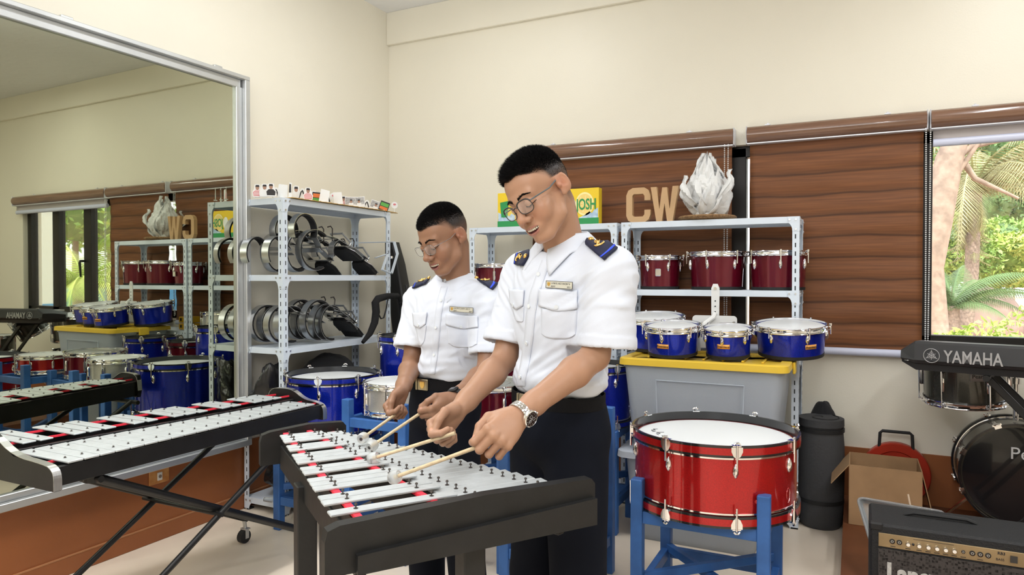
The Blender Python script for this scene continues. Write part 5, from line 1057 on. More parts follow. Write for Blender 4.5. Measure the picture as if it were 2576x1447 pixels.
def hand(Bl, Wp, p, s0, left, flex, thumb=(.0, .0, .0), sc_=1.0, spread=1.0):
    p = DR(p).normalized(); s = DR(s0); s = (s - p * s.dot(p)).normalized(); n = s.cross(p) if left else p.cross(s); n.normalize()
    g = sc_; kn = [(.029, .086, .0), (.0095, .090, .003), (-.0105, .085, .001), (-.029, .077, -.004)]; ln = [(.042, .025, .020), (.046, .028, .021), (.042, .027, .020), (.034, .020, .018)]; rr_ = [.0095, .0097, .0092, .0082]; tips = []
    base = []
    for (a, b_, c) in kn: base.append(Wp + (s * a * spread + p * b_ + n * c) * g)
    for i, k_ in enumerate(base): Bl.cap(Wp + (s * kn[i][0] * .55 + p * .008) * g, k_, .0155 * g, .0118 * g, .013)
    Bl.ell(Wp + (p * .045 - n * .007) * g, (.036 * g, .043 * g, .015 * g), Matrix((s, p, n)).transposed(), .012)
    Bl.ell(Wp + (p * .036 + s * .026 - n * .010) * g, (.015 * g, .030 * g, .014 * g), Matrix((s, p, n)).transposed(), .012)
    for i in range(4):
        q = base[i]; th = 0; pts = [q]; fx = flex[i] if hasattr(flex[0], '__len__') else flex
        for j in range(3): th += R_(fx[j]); q = q + (p * math.cos(th) - n * math.sin(th) - s * (.06 * (i - 1.2)) * math.sin(th)).normalized() * ln[i][j] * g; pts.append(q)
        r = rr_[i] * g; Bl.chain(pts, [r * 1.12, r * 1.02, r * .93, r * .80], .0025)
        Bl.ell(pts[1], r * 1.06, None, .003); Bl.ell(base[i] + n * .002, r * 1.15, None, .006)
        d3 = (pts[3] - pts[2]).normalized(); tips.append((pts[3] , d3, -1 * (d3.cross(s)).normalized()))
    t0 = Wp + (s * .020 + p * .014 - n * .010) * g; t1 = Wp + (s * .046 + p * .046 - n * .018) * g; t3 = Wp + (s * (.031 + thumb[0]) + p * (.108 + thumb[1]) - n * (.034 + thumb[2])) * g
    mid = (t1 + t3) / 2 + s * .007 * g; Bl.chain([t0, t1], [.0165 * g, .0125 * g], .012); Bl.chain([t1, mid, t3], [.0120 * g, .0112 * g, .0092 * g], .004)
    d3 = (t3 - mid).normalized(); G = t3 - n * .010 * g - s * .012 * g + d3 * .002
    nails = [(t3 + (s * .8 + n * .6).normalized() * .0088 * g - d3 * .001, .0062 * g)]
    return dict(G=G, nails=nails, p=p, s=s, n=n, W=Wp)
SKD = dict(lip=1, teeth=2, dark=3, brow=4)
def person(pos, label, cf):
    t = thing('person', label, 'person', pos, group=None); S = {k: A3(v) for k, v in cf['j'].items()}; g = cf['size']; sk = np.array(cf['skin'])
    NB, WC, SL, SR, EL, ER, WLn, WRn = (S[k] for k in ('NB', 'WC', 'SL', 'SR', 'EL', 'ER', 'WL', 'WR')); xl = (SL - SR); xl.z = 0; xl.normalize(); zu = V((0, 0, 1)); yf = zu.cross(xl) * 1.0; yf = V((xl.y, -xl.x, 0)) ; TRm = Matrix((xl, -yf * -1, zu)).transposed()
    if yf.dot(DR((-1, -1, 0))) < 0: yf = -yf
    TRm = Matrix((xl, yf, zu)).transposed()
    # head frame
    yw_, pt, rl = R_(cf['yaw']), R_(cf['pitch']), R_(cf['roll']); f2 = DR((-math.sin(yw_), -math.cos(yw_), 0)); hf = f2 * math.cos(pt) - zu * math.sin(pt); hu = f2 * math.sin(pt) + zu * math.cos(pt); hl = hu.cross(hf) * -1
    hl = hf.cross(hu); hs = cf['hs']
    left = DR((math.cos(yw_), -math.sin(yw_), 0))
    if hl.dot(left) < 0: hl = -hl
    Rr = Matrix.Rotation(rl, 3, hf); 
    if (Rr @ hl).z < hl.z: Rr = Matrix.Rotation(-rl, 3, hf)
    hl, hu = Rr @ hl, Rr @ hu; HR_ = Matrix((hl, hf, hu)).transposed(); HCn = S['HC']
    H = lambda x, y, z: HCn + (hl * x + hf * y + hu * z) * hs
    def he(Bq, x, y, z, r, k=.012, c=None, op=0, rot=None): Bq.ell(H(x, y, z), tuple(q * hs for q in r), HR_ @ rot if rot else HR_, k * hs, c, op)
    B = Blend()
    # torso core, neck
    B.cap(NB - zu * .05 - yf * .01, WC + zu * .05, .075 * g, .08 * g, .03); B.cap(SL - zu * .03, SR - zu * .03, .04 * g, None, .03)
    B.cap(NB - zu * .03, H(0, -.040, -.045), .058 * g, .050 * g, .02); B.cap(NB + yf * .012 - zu * .06, H(0, -.020, -.060), .046 * g, .044 * g, .015)
    # arms
    for Sh, El, Wr in ((SL, EL, WLn), (SR, ER, WRn)):
        B.cap(Sh, El, .047 * g, .036 * g, .02); ax = (Wr - El); m1 = El + ax * .28; m2 = El + ax * .8
        B.chain([El, m1, m2, Wr], [.0355 * g, .0390 * g, .0285 * g, .0250 * g], .015)
    hands = {}
    for key, Wr, lf in (('HL', WLn, True), ('HR', WRn, False)): c_ = cf[key]; hands[key] = hand(B, Wr, c_['p'], c_['s'], lf, c_['flex'], c_.get('th', (0, 0, 0)), g * c_.get('k', 1.0))
    # head
    he(B, 0, -.018, .035, (.0755, .093, .087), .02); he(B, 0, .034, .038, (.057, .047, .052), .02); he(B, 0, .026, -.030, (.057, .056, .064), .02)
    he(B, 0, .030, -.066, (.049, .050, .036), .018); he(B, 0, .068, -.100, (.022, .019, .017), .016)
    for s_ in (-1, 1): B.chain([H(s_ * .056, -.008, -.030), H(s_ * .050, .012, -.070), H(s_ * .022, .058, -.102)], [.011 * hs, .011 * hs, .014 * hs], .022)
    for s_ in (-1, 1):
        he(B, s_ * .040, .054, -.030, (.024, .022, .021), .02); he(B, s_ * .038, .060, -.048, (.018, .016, .017), .018)
        B.cap(H(s_ * .040, .068, .018), H(s_ * .012, .080, .016), .007 * hs, .008 * hs, .02)
        he(B, s_ * .031, .096, -.001, (.0175, .014, .0125), .008, op=1)
        he(B, s_ * .031, .0735, -.002, (.0150, .0135, .0125), .004)
    B.chain([H(0, .080, .010), H(0, .0915, -.012), H(0, .103, -.034)], [.0080 * hs, .0085 * hs, .0115 * hs], .010); he(B, 0, .103, -.036, (.0145, .0125, .0105), .006)
    for s_ in (-1, 1):
        he(B, s_ * .0150, .092, -.040, (.0095, .0115, .0085), .005); he(B, s_ * .0065, .103, -.047, (.0035, .0045, .0022), .002, op=1)
        B.cap(H(s_ * .018, .094, -.040), H(s_ * .036, .078, -.066), .0010, .0006, .006, op=1)
    he(B, 0, .077, -.070, (.032, .016, .021), .014); mo = cf.get('mouth', .0065)
    B.chain([H(-.030, .0765, -.0660), H(-.016, .089, -.0712), H(0, .094, -.0732), H(.016, .089, -.0712), H(.030, .0765, -.0660)], [mo * .30, mo * .85, mo, mo * .85, mo * .30], .0015, None, 1)
    B.chain([H(-.033, .0745, -.0635), H(-.017, .0895, -.0648), H(-.004, .0945, -.0648), H(.004, .0945, -.0648), H(.017, .0895, -.0648), H(.033, .0745, -.0635)], [.0010, .0020, .0024, .0024, .0020, .0010], .002)
    B.chain([H(-.033, .0745, -.0645), H(-.017, .0868, -.0745 - mo * .75), H(0, .0915, -.0770 - mo * .85), H(.017, .0868, -.0745 - mo * .75), H(.033, .0745, -.0645)], [.0010, .0026, .0032, .0026, .0010], .002)
    for s_ in (-1, 1):
        rot = Euler((R_(-8), 0, s_ * R_(27))).to_matrix(); he(B, s_ * .083, -.018, .000, (.0072, .0195, .0305), .005, rot=rot); he(B, s_ * .0785, -.010, -.026, (.005, .009, .009), .006)
        he(B, s_ * .0945, -.017, .004, (.0085, .0130, .0220), .0015, op=1, rot=rot); he(B, s_ * .0865, -.0215, .002, (.0030, .0060, .0140), .002, rot=rot); he(B, s_ * .0885, -.0125, -.004, (.0045, .0060, .0085), .0015, op=1, rot=rot); he(B, s_ * .0805, -.0035, -.004, (.0055, .0045, .0065), .004)
    P, F = B.mesh(.0019); P = relax(P, F, 1); d, ci = B.ev(P, None, True)
    L = (P - np.array(HCn)) @ np.array(HR_) / hs; x, y, z = L.T; inh = (np.abs(z) < .15) & (np.abs(x) < .11) & (np.abs(y) < .13)
    colr = np.tile(sk, (len(P), 1)) * (1 + .05 * wob(P, 3, 60))[:, None]
    pal = {1: cf['lip'], 2: (.80, .74, .62), 3: (.05, .03, .028), 4: (.035, .028, .026)}
    def blend(mask, c, w_): colr[:] = colr * (1 - (mask * w_)[:, None]) + np.array(c) * (mask * w_)[:, None]
    gs = lambda cx, cy2, cz, r: np.exp(-(((np.abs(x) - cx) / r) ** 2 + ((y - cy2) / r) ** 2 + ((z - cz) / r) ** 2)) * inh
    blend(gs(.082, -.012, .0, .022), sk * np.array((1.12, .80, .78)), .7); blend(gs(.038, .07, -.04, .024), sk * np.array((1.08, .86, .84)), .5); blend(gs(0, .105, -.036, .014), sk * np.array((1.08, .88, .86)), .5)
    Lh = np.stack([x, y, z], 1)
    def dch(pts):
        dd = np.full(len(P), 9.0)
        for a_, b_ in zip(pts[:-1], pts[1:]): a_, b_ = np.array(a_), np.array(b_); ab = b_ - a_; t_ = np.clip(((Lh - a_) @ ab) / (ab @ ab), 0, 1); dd = np.minimum(dd, np.linalg.norm(Lh - a_ - t_[:, None] * ab, axis=1))
        return dd
    up_l = [(-.032, .0745, -.0635), (-.017, .0895, -.0648), (0, .0945, -.0648), (.017, .0895, -.0648), (.032, .0745, -.0635)]; lo_l = [(-.031, .0745, -.0645), (-.017, .0868, -.0745 - mo * .75), (0, .0915, -.0770 - mo * .85), (.017, .0868, -.0745 - mo * .75), (.031, .0745, -.0645)]
    blend(np.clip((.0042 - dch(up_l)) / .0016, 0, 1) * inh, cf['lip'], .85); blend(np.clip((.0052 - dch(lo_l)) / .0018, 0, 1) * inh, cf['lip'], .85)
    cav = inh & (np.abs(x) < .030) & (y > .055) & (y < .0925 - (x / .030) ** 2 * .0135) & (np.abs(z + .0722) < mo) & (ci == 0); colr[cav] = (.10, .025, .025)
    zl = np.interp(y, [-.2, -.045, -.030, -.012, -.004, .012, .030, .052, .066, .2], [-.072, -.066, -.020, -.012, -.006, .030, .044, .058, cf['hl'], cf['hl'] + .004])
    zl = zl + np.clip((y - .005) / .03, 0, 1) * .010 * np.clip(np.abs(x) / .05 - .6, -1, .6)
    scalp = inh & (z > zl) & ((y < .09)) & ~((np.abs(x) > .070) & (np.abs(y + .012) < .020) & (z < .024)); e_ = np.clip((z - zl) / cf['fade'], 0, 1) * np.clip(.62 + z * 9, .55, 1)
    fr__ = np.clip((y - .02) / .03, 0, 1); e_ = e_ * (1 - fr__) + fr__ * np.clip((z - zl) / .010, 0, 1); colr = np.where(scalp[:, None], colr * (1 - e_ * .96)[:, None] + np.array((.014, .012, .012)) * (e_ * .96)[:, None], colr)
    for key, hd in hands.items():
        for q, r in hd['nails']:
            m_ = np.linalg.norm(P - np.array(q), axis=1) < r; colr[m_] = sk * np.array((1.22, 1.05, 1.05)) + np.array((.06, .05, .05))
    body = skin_obj('body', P, F, skinm, t, np.clip(colr, 0, 1))
    b = M()
    for k in range(-4, 5):
        xx = k * .0058; yy = .0895 - (xx / .030) ** 2 * .0125; tw_ = .0030 if abs(k) % 2 == 0 else .0027; Rm = HR_ @ Euler((0, 0, -xx / .030 * .75)).to_matrix(); b.box(H(xx, yy, -.0695), (.0056 * hs, .004 * hs, (.0078 if abs(k) < 3 else .0066) * hs), Rm, bev=.0012)
    b.build('teeth', mat('teeth', (.78, .72, .60), .25), t, world=True, smooth=60)
    fb = BVHTree.FromPolygons([tuple(p) for p in P], [tuple(int(i) for i in f) for f in F])
    for s_ in (-1, 1):
        def onf_(x_, z_):
            o_ = H(x_, .16, z_); r_ = fb.ray_cast(o_, -hf); return r_[0], (r_[1] if r_[1].dot(hf) > 0 else -r_[1])
        lp = [onf_(s_ * a_, b_) for a_, b_ in ((.0165, -.0070), (.021, -.0092), (.026, -.0108), (.032, -.0114), (.038, -.0102), (.043, -.0080), (.047, -.0052))]
        b = M(); b.tube([p_ + n_ * .0002 for p_, n_ in lp], [.0006, .0010, .0012, .0013, .0013, .0011, .0006], 6); rr = np.random.RandomState(2)
        for _ in range(50):
            k_ = rr.randint(0, 6); f_ = rr.rand(); p_ = lp[k_][0].lerp(lp[k_ + 1][0], f_); d_ = (lp[k_][1] * .7 - hu * .9 + hl * rr.uniform(-.2, .5) * s_).normalized(); b.tube([p_, p_ + d_ * .0045], [.00025, .00005], 3)
        b.build('eyelashes', hairm, t, world=True, smooth=60)
        cp = [onf_(s_ * a_, b_) for a_, b_ in ((.0175, .0035), (.024, .0065), (.032, .0072), (.040, .0050), (.047, .0010))]; b = M(); b.tube([p_ - n_ * .0001 for p_, n_ in cp], [.0003, .0005, .0005, .0005, .0003], 5); b.build('eyelid_crease', mat('lid_crease', tuple(sk * .42), .7), t, world=True, smooth=60)
        b = M()
        for _ in range(420):
            f_ = rr.rand(); c_ = np.interp(f_, [0, .45, 1], [.016, .024, .0195]) ; p_, n_ = onf_(s_ * (.011 + .037 * f_), c_ + rr.normal() * .0016 * (1.25 - f_)); d_ = (hl * s_ * (.5 + .5 * f_) + hu * (.7 - .9 * f_) + n_ * .25 + hl * rr.uniform(-.2, .2)).normalized(); b.tube([p_ - n_ * .0003, p_ + d_ * .0055], [.00042, .00008], 3)
        b.build('eyebrow', hairm, t, world=True, smooth=60)
    # hair: short tapered strands rooted on the scalp
    N = vnormals(P, F); idx = np.where(scalp & (e_ > .12))[0]; rr = np.random.RandomState(5); nst = cf['strands']; idx = idx[rr.randint(0, len(idx), nst)]
    up_ = np.clip((z[idx] - .045) / .05, 0, 1); front = np.clip((y[idx] - .0) / .07, 0, 1); ln = cf['hlen'] * (.15 + .85 * up_) * (1 + cf['fringe'] * front * up_) * rr.uniform(.6, 1.15, nst); ln = np.maximum(ln * np.clip(e_[idx] * 1.3, .12, 1), .0012)
    hfn, hun, hln = (np.array(tuple(q)) for q in (hf, hu, hl)); dr = N[idx] * (.65 + .3 * up_)[:, None] + hfn * (.2 + cf['sweep'] * front)[:, None] + hun * (.35 * up_ + .1 * front)[:, None] + rr.normal(size=(nst, 3)) * .22; dr /= np.linalg.norm(dr, axis=1)[:, None]
    a = np.cross(dr, rr.normal(size=(nst, 3))); a /= np.linalg.norm(a, axis=1)[:, None]; b2 = np.cross(dr, a); wd = np.minimum(.00055, .00022 + ln * .04)[:, None]; o0 = P[idx] - N[idx] * .0008
    mid = o0 + dr * (ln * .55)[:, None]; tip = o0 + (dr + hfn * .15) * ln[:, None]
    vs = np.stack([o0 + a * wd, o0 + (-.5 * a + .87 * b2) * wd, o0 + (-.5 * a - .87 * b2) * wd, mid + a * wd * .8, mid + (-.5 * a + .87 * b2) * wd * .8, mid + (-.5 * a - .87 * b2) * wd * .8, tip], 1).reshape(-1, 3)
    I = np.array(wm(t).inverted()); vs = vs @ I[:3, :3].T + I[:3, 3]; kk = np.arange(nst)[:, None] * 7; fs = np.concatenate([kk + np.array(q) for q in ((0, 1, 4, 3), (1, 2, 5, 4), (2, 0, 3, 5))]).tolist() + np.concatenate([kk + np.array(q) for q in ((3, 4, 6), (4, 5, 6), (5, 3, 6))]).tolist()
    me = bpy.data.meshes.new('hair'); me.from_pydata(vs.tolist(), [], fs); me.materials.append(hairm); ho = bpy.data.objects.new('hair', me); col.objects.link(ho); ho.parent = t
    # shirt
    Sb = Blend(); hmL, hmR = S['ML'], S['MR']; w_, dpt = cf['w'], cf['dp']; mid_ = (SL + SR) / 2; up = lambda f: WC.lerp(V((mid_.x, mid_.y, NB.z)), f)
    Sb.ell(up(.66) + yf * .012, (.158 * w_, .112 * dpt, .17 * g), TRm, .05); Sb.ell(up(.36) + yf * .004, (.152 * w_, .112 * dpt, .19 * g), TRm, .05); Sb.ell(up(.12) - yf * .0, (.153 * w_, .116 * dpt, .080 * g), TRm, .04)
    Sb.cap(SL - zu * .022, SR - zu * .022, .055 * g, None, .04)
    for Sh, hm in ((SL, hmL), (SR, hmR)):
        Sb.cap(NB + zu * .008, Sh + zu * .004, .036 * g, .046 * g, .04); outw = (Sh - NB); outw.z = 0; outw.normalize()
        ax = (hm - Sh).normalized(); Sb.cap(Sh - outw * .004 - zu * .004, hm + ax * .02, .060 * g, .077 * g, .035)
    for Sh, hm in ((SL, hmL), (SR, hmR)):
        ax = (hm - Sh).normalized(); Sb.half(hm, ax, .11, .003); Sb.cap(hm - ax * .07, hm + ax * .05, .056 * g, .0755 * g, .003, op=1)
    Sb.cap(NB + zu * .012 + yf * .012, H(0, 0, -.06), .058 * g, .066 * g, .008, op=1); Sb.half(WC + zu * .002, -zu, .30, .01)
    P, F = Sb.mesh(.0042); P = relax(P, F, 2); N = vnormals(P, F); Q = (P - np.array(WC)) @ np.array(TRm)
    hz = np.clip(Q[:, 2] / .40, 0, 1); sl = np.minimum(np.linalg.norm(P - np.array(hmL), axis=1), np.linalg.norm(P - np.array(hmR), axis=1))
    q1 = np.stack([Q[:, 0] * .55 + Q[:, 2] * .5, Q[:, 1] * .5, Q[:, 2] * 1.0 - np.abs(Q[:, 0]) * .75], 1)
    f1 = wob(q1, cf['seed'], 62, 7); f2_ = wob(q1 * np.array((1, 1, 1.6)), cf['seed'] + 1, 110, 7); rid = 1 - np.abs(f1) * 2.4
    amp = .0030 + .0080 * np.exp(-((Q[:, 2] - .05) / .08) ** 2) + .0050 * np.exp(-((hz - .72) / .2) ** 2) * np.clip(np.abs(Q[:, 0]) / .1, 0, 1); amp = np.where((sl < .12), .0032 * np.clip((sl - .05) / .05, .15, 1), amp) * (1 - .8 * np.clip((Q[:, 2] - .34) / .06, 0, 1))
    for Sh, hm in ((SL, hmL), (SR, hmR)):
        a_ = np.array((hm - Sh).normalized()); dt = (np.array(hm) - P) @ a_; near_ = np.linalg.norm(P - np.array(hm) + dt[:, None] * a_, axis=1) < .105
        P = P + N * (.0022 * (near_ & (dt > -.01) & (dt < .030)))[:, None]
    P = P + N * (1.35 * amp * (rid * .5 + .5 * f2_))[:, None]; P = relax(P, F, 1); shirt = skin_obj('shirt', P, F, shirtm, t)
    bvh = BVHTree.FromPolygons([tuple(p) for p in P], [tuple(int(i) for i in f) for f in F]); cam0 = V((0, 0, CH))
    def hit(u, v):
        d_ = (at(u, v, 1.0) - cam0).normalized(); r = bvh.ray_cast(cam0, d_)
        return (r[0], r[1] if r[1].dot(d_) < 0 else -r[1]) if r[0] else (None, None)
    def hit2(u, v):
        for r_ in range(0, 40, 3):
            for a_ in range(8):
                h_ = hit(u + r_ * math.cos(a_ * .785), v + r_ * math.sin(a_ * .785))
                if h_[0] is not None: return h_
        print('MISS', u, v); return (WC + V((u, 0, v)) * .0001, yf.copy())
    def patch(name, fn, nu, nv, off, m, th=.0022, par=shirt, smooth=50):
        b = M(); pts = [hit(*fn(i / nu, j / nv)) for j in range(nv + 1) for i in range(nu + 1)]; good = [i for i, q_ in enumerate(pts) if q_[0] is not None]
        if not good: print('NO HIT', name); pts = [(WC, yf)] * len(pts); good = [0]
        pts = [q_ if q_[0] is not None else pts[min(good, key=lambda k_: (k_ // (nu + 1) - i // (nu + 1)) ** 2 + (k_ % (nu + 1) - i % (nu + 1)) ** 2)] for i, q_ in enumerate(pts)]
        b.add([p_ + n_ * off for p_, n_ in pts], [(j * (nu + 1) + i, (j + 1) * (nu + 1) + i, (j + 1) * (nu + 1) + i + 1, j * (nu + 1) + i + 1) for j in range(nv) for i in range(nu)]); return b.build(name, m, par, world=True, smooth=smooth, solid=th)
    quad = lambda TL, TR, BR, BL: (lambda u, v: ((TL[0] * (1 - u) + TR[0] * u) * (1 - v) + (BL[0] * (1 - u) + BR[0] * u) * v, (TL[1] * (1 - u) + TR[1] * u) * (1 - v) + (BL[1] * (1 - u) + BR[1] * u) * v))
    for q in cf['placket']: pass
    pk = cf['placket']; pw = cf['pw']
    def pf(u, v):
        k = v * (len(pk) - 1); i = min(int(k), len(pk) - 2); f_ = k - i; return (pk[i][0] * (1 - f_) + pk[i + 1][0] * f_ + (u - .5) * pw * (1 - .12 * v), pk[i][1] * (1 - f_) + pk[i + 1][1] * f_)
    patch('placket', pf, 3, 40, .0012, shirtm)
    for (u, v) in cf['buttons']:
        p_, n_ = hit(u, v)
        if p_: b = M(); b.cyl(p_ + n_ * .002, p_ + n_ * .0052, .0058 * g, seg=16); b.cyl(p_ + n_ * .0052, p_ + n_ * .0056, .0022, seg=8, m=1); b.build('button', [btn, whitep], shirt, world=True, smooth=40)
    for q in cf['pockets']:
        TL, TR, BR, BL, dip = q['flap']; base_ = quad(TL, TR, BR, BL)
        patch('pocket_flap', lambda u, v: (base_(u, v)[0], base_(u, v)[1] + v * dip * (1 - abs(u * 2 - 1)) ** .8), 12, 8, .0045, shirtm, .003)
        a, b_, c, d_ = q['bag']; bb = quad(a, b_, c, d_)
        patch('pocket', lambda u, v: (bb(u, v)[0], bb(u, v)[1] - (max(0, v - .75) / .25) ** 2 * q['rnd'] * (abs(u * 2 - 1)) ** 4), 12, 14, .0010, shirtm, .0022)
        p_, n_ = hit2(*q['btn']); b = M(); b.cyl(p_ + n_ * .006, p_ + n_ * .009, .0058 * g, seg=16); b.build('button', btn, shirt, world=True, smooth=40)
    # collar
    nk = (H(0, -.028, -.055) - (NB - zu * .03)).normalized(); nk = (zu * .75 + nk * .25).normalized(); cb_ = NB + zu * .014 + yf * .010; cx1 = (xl - nk * xl.dot(nk)).normalized(); cy1 = nk.cross(cx1); 
    if cy1.dot(yf) < 0: cy1 = -cy1
    cR = .069 * g
    for s_ in (-1, 1):
        def cf_(u, v):
            th = R_(7 + 173 * u); r0 = cR * (.96 + .04 * v); ptx = max(0, 1 - u * 3.4); dz = .040 - .012 * (1 - u) ** 3 * 1.2; wleaf = .044 + .034 * ptx ** 1.2; q = v
            top = cb_ + (cx1 * s_ * math.sin(th) + cy1 * math.cos(th)) * r0 * (1.0 if u > .2 else 1.0) + nk * (dz * g - .016 * ptx)
            outd = (cx1 * s_ * math.sin(th + .42 * ptx * q) + cy1 * math.cos(th + .42 * ptx * q)); return top + outd * (.022 * math.sin(q * 1.45) + .010 * q + .020 * ptx * q) * g - nk * wleaf * q * (1.0) * g + xl * s_ * .022 * ptx * q
        b = M(); b.grid(cf_, 26, 8); b.build('collar_leaf', shirtm, shirt, world=True, smooth=60, solid=.0028)
        def cs(u, v): th = R_(2 + 178 * u); return cb_ + (cx1 * s_ * math.sin(th) + cy1 * math.cos(th)) * cR * .97 + nk * g * (-.016 + .056 * v - .022 * max(0, 1 - u * 3) * v)
        b = M(); b.grid(cs, 22, 4); b.build('collar_stand', shirtm, shirt, world=True, smooth=60, solid=.0025)
    # epaulettes
    for q in cf['epau']:
        TL, TR, BR, BL = q['quad']; bq = quad(TL, TR, BR, BL)
        def ef(u, v): uu = u + (.12 * abs(v * 2 - 1) ** 1.5) * (1 - u) * (1 if u < .3 else 0) * (1 - u / .3); return bq(uu, v)
        ep = patch('epaulette', ef, 16, 8, .0075, navy, .007, t)
        patch('braid_stripe', lambda u, v: bq(.86 + .055 * u, v), 2, 8, .0116, bluel, .0015, ep)
        p_, n_ = hit2(*bq(.09, .45)); b = M(); b.tube([p_ + n_ * .010, p_ + n_ * .013, p_ + n_ * .016, p_ + n_ * .0172], [.0078 * g, .0078 * g, .006 * g, .001], 18); b.build('gold_button', gold, ep, world=True, smooth=60)
        pa, na = hit2(*bq(.52, .48)); pb_, _ = hit2(*bq(.70, .48)); ex = (pb_ - pa).normalized(); b = M(); Tn = frame(pa + na * .013, ex.cross(na), ex * -1) ; k_ = .0042 * g / .0042
        Z = lambda x_, y_: Tn @ V((x_ * k_, y_ * k_, 0))
        b.tube([Z(0, .014), Z(0, -.013)], .0022, 8); b.tube([Z(-.007, .009), Z(.007, .009)], .0020, 7); b.tube([Z(.004 * math.cos(a_), .017 + .004 * math.sin(a_)) for a_ in np.linspace(0, 6.28, 12)[:-1]], .0015, 6, closed=True)
        b.tube([Z(-.014, -.003), Z(-.011, -.011), Z(0, -.0155), Z(.011, -.011), Z(.014, -.003)], [.0012, .0030, .0032, .0030, .0012], 8); b.tube([Z(-.010, .013), Z(-.002, .003), Z(.004, -.002), Z(.009, -.006)], [.001, .0028, .0028, .001], 7); b.ell(Z(.001, .002), .0055, 10, 7)
        b.build('anchor_badge', gold, ep, world=True, smooth=60)
    # name plate
    q = cf['tag']; p0, n0 = hit2(*q['l']); p1, n1 = hit2(*q['r']); ex = (p1 - p0).normalized(); nn = (n0 + n1 + (cam0 - p0).normalized() * .6).normalized(); nn = (nn - ex * nn.dot(ex)).normalized(); ey = nn.cross(ex); ln_ = (p1 - p0).length; c_ = (p0 + p1) / 2 + nn * .0075; Tt = frame(c_, ex, ey)
    pl = M(); pl.box(c_, (ln_, .0185 * g * q.get('h', 1), .0016), Tt.to_3x3(), bev=.0005); plo = pl.build('name_plate', tagm, t, world=True); fr2 = M(); hh_ = .0185 * g * q.get('h', 1)
    for yy in (-1, 1): fr2.box(Tt @ V((0, yy * hh_ / 2, .0004)), (ln_ + .001, .0011, .0022), Tt.to_3x3())
    for xx in (-1, 1): fr2.box(Tt @ V((xx * ln_ / 2, 0, .0004)), (.0011, hh_, .0022), Tt.to_3x3())
    fr2.build('plate_border', MATS['dark_screw'], plo, world=True); sh = M(); sh.prism([(-.004, .005), (.004, .005), (.004, -.002), (0, -.006), (-.004, -.002)], .0008, Tt @ Matrix.Translation((-ln_ / 2 + .008, .0005, .0012))); sh.build('crest', gold, plo, world=True)
    sx1 = (ln_ * .76) / (len(q['t1']) * .0050 * .62 + 1e-6) * .62 * 1.0
    t1 = text_obj('name_lettering', q['t1'], .0062, inkm, plo, Tt @ Matrix.Translation((-ln_ / 2 + .0145, .0012, .0012)), ext=.0001, bold=0.0, sx=min(1.2, (ln_ - .018) / (len(q['t1']) * .0035)), world=True)
    text_obj('name_lettering', q['t2'], .0058, inkm, plo, Tt @ Matrix.Translation((-ln_ / 2 + .0145, -.0068, .0012)), ext=.0001, bold=0.0, sx=.9, world=True); text_obj('name_lettering', q['t3'], .0058, inkm, plo, Tt @ Matrix.Translation((ln_ / 2 - .0145, -.0068, .0012)), ext=.0001, bold=0.0, sx=.9, world=True)
    # trousers, belt, shoes
    Tb = Blend(); hipz = WC.z - .11; hc = WC - zu * .10; fl = V((WC.x, WC.y, 0)) - yf * .02
    Tb.ell(WC - zu * .03, (.147 * w_, .108 * dpt, .06), TRm, .03); Tb.ell(hc - yf * .008, (.165 * w_, .125 * dpt, .13), TRm, .04)
    for s_ in (-1, 1):
        h0 = hc + xl * s_ * .075 * w_ - zu * .02; kn_ = V((fl.x, fl.y, .50 * g)) + xl * s_ * .10 + yf * (.03 if s_ > 0 else .015); an = V((fl.x, fl.y, .07)) + xl * s_ * .11 - yf * .01
        Tb.cap(h0, kn_, .092 * w_, .078 * g, .02); Tb.cap(kn_, an, .076 * g, .072 * g, .02)
        sh_ = Blend(); sh_.ell(an + yf * .07 - V((0, 0, .035)), (.042, .125, .035), TRm, .02); sh_.ell(an - V((0, 0, .02)), (.038, .05, .05), TRm, .03); sh_.half(V((an.x, an.y, .002)), (0, 0, -1), .3)
        p2, f_2 = sh_.mesh(.006); p2 = relax(p2, f_2, 1); skin_obj('shoe', p2, f_2, blackg, t)
    Tb.half(WC + zu * .004, zu, .3); Tb.half(V((WC.x, WC.y, .022)), -zu, .5)
    P, F = Tb.mesh(.007); P = relax(P, F, 2); N = vnormals(P, F); P = P + N * (.0035 * wob(P * np.array((1, 1, .45)), 11, 38))[:, None]; skin_obj('trousers', P, F, trou, t)
    b = M(); Tb_ = TRm.to_4x4(); Tb_.translation = WC; n = 64; vs = []
    for z_ in (-.034, .004):
        for r in (0, 1): vs += [Tb_ @ V(((.1515 * w_ + .004 * r) * math.cos(2 * math.pi * k / n), (.1125 * dpt + .004 * r) * math.sin(2 * math.pi * k / n), z_)) for k in range(n)]
    fs = []
    for k in range(n): l = (k + 1) % n; fs += [(n + k, n + l, 3 * n + l, 3 * n + k), (k, 2 * n + k, 2 * n + l, l), (2 * n + k, 3 * n + k, 3 * n + l, 2 * n + l), (k, l, n + l, n + k)]
    b.add(vs, fs); be = b.build('belt', beltm, t, world=True, smooth=40); bc = WC + yf * (.1165 * dpt + .004) + zu * -.015; Tq = frame(bc, -xl, zu)
    b = M(); b.box(bc, (.048, .040, .008), Tq.to_3x3(), bev=.003); b.box(bc - xl * .030, (.008, .040, .007), Tq.to_3x3(), bev=.001, m=0); bk = b.build('buckle', mat('dull_brass', (.46, .40, .27), .3, .9), be, world=True)
    b = M(); b.prism([(-.010, .012), (.010, .012), (.011, .0), (.007, -.009), (0, -.014), (-.007, -.009), (-.011, .0)], .002, frame(bc + yf * .0048, xl, zu)); b.build('crest', gold, bk, world=True)
    # glasses
    G_ = cf['glasses']; fm = mat(*G_['mat']); gt = bpy.data.objects.new('glasses', None); col.objects.link(gt); gt.parent = t; gt.location = H(0, .1, 0) - t.location
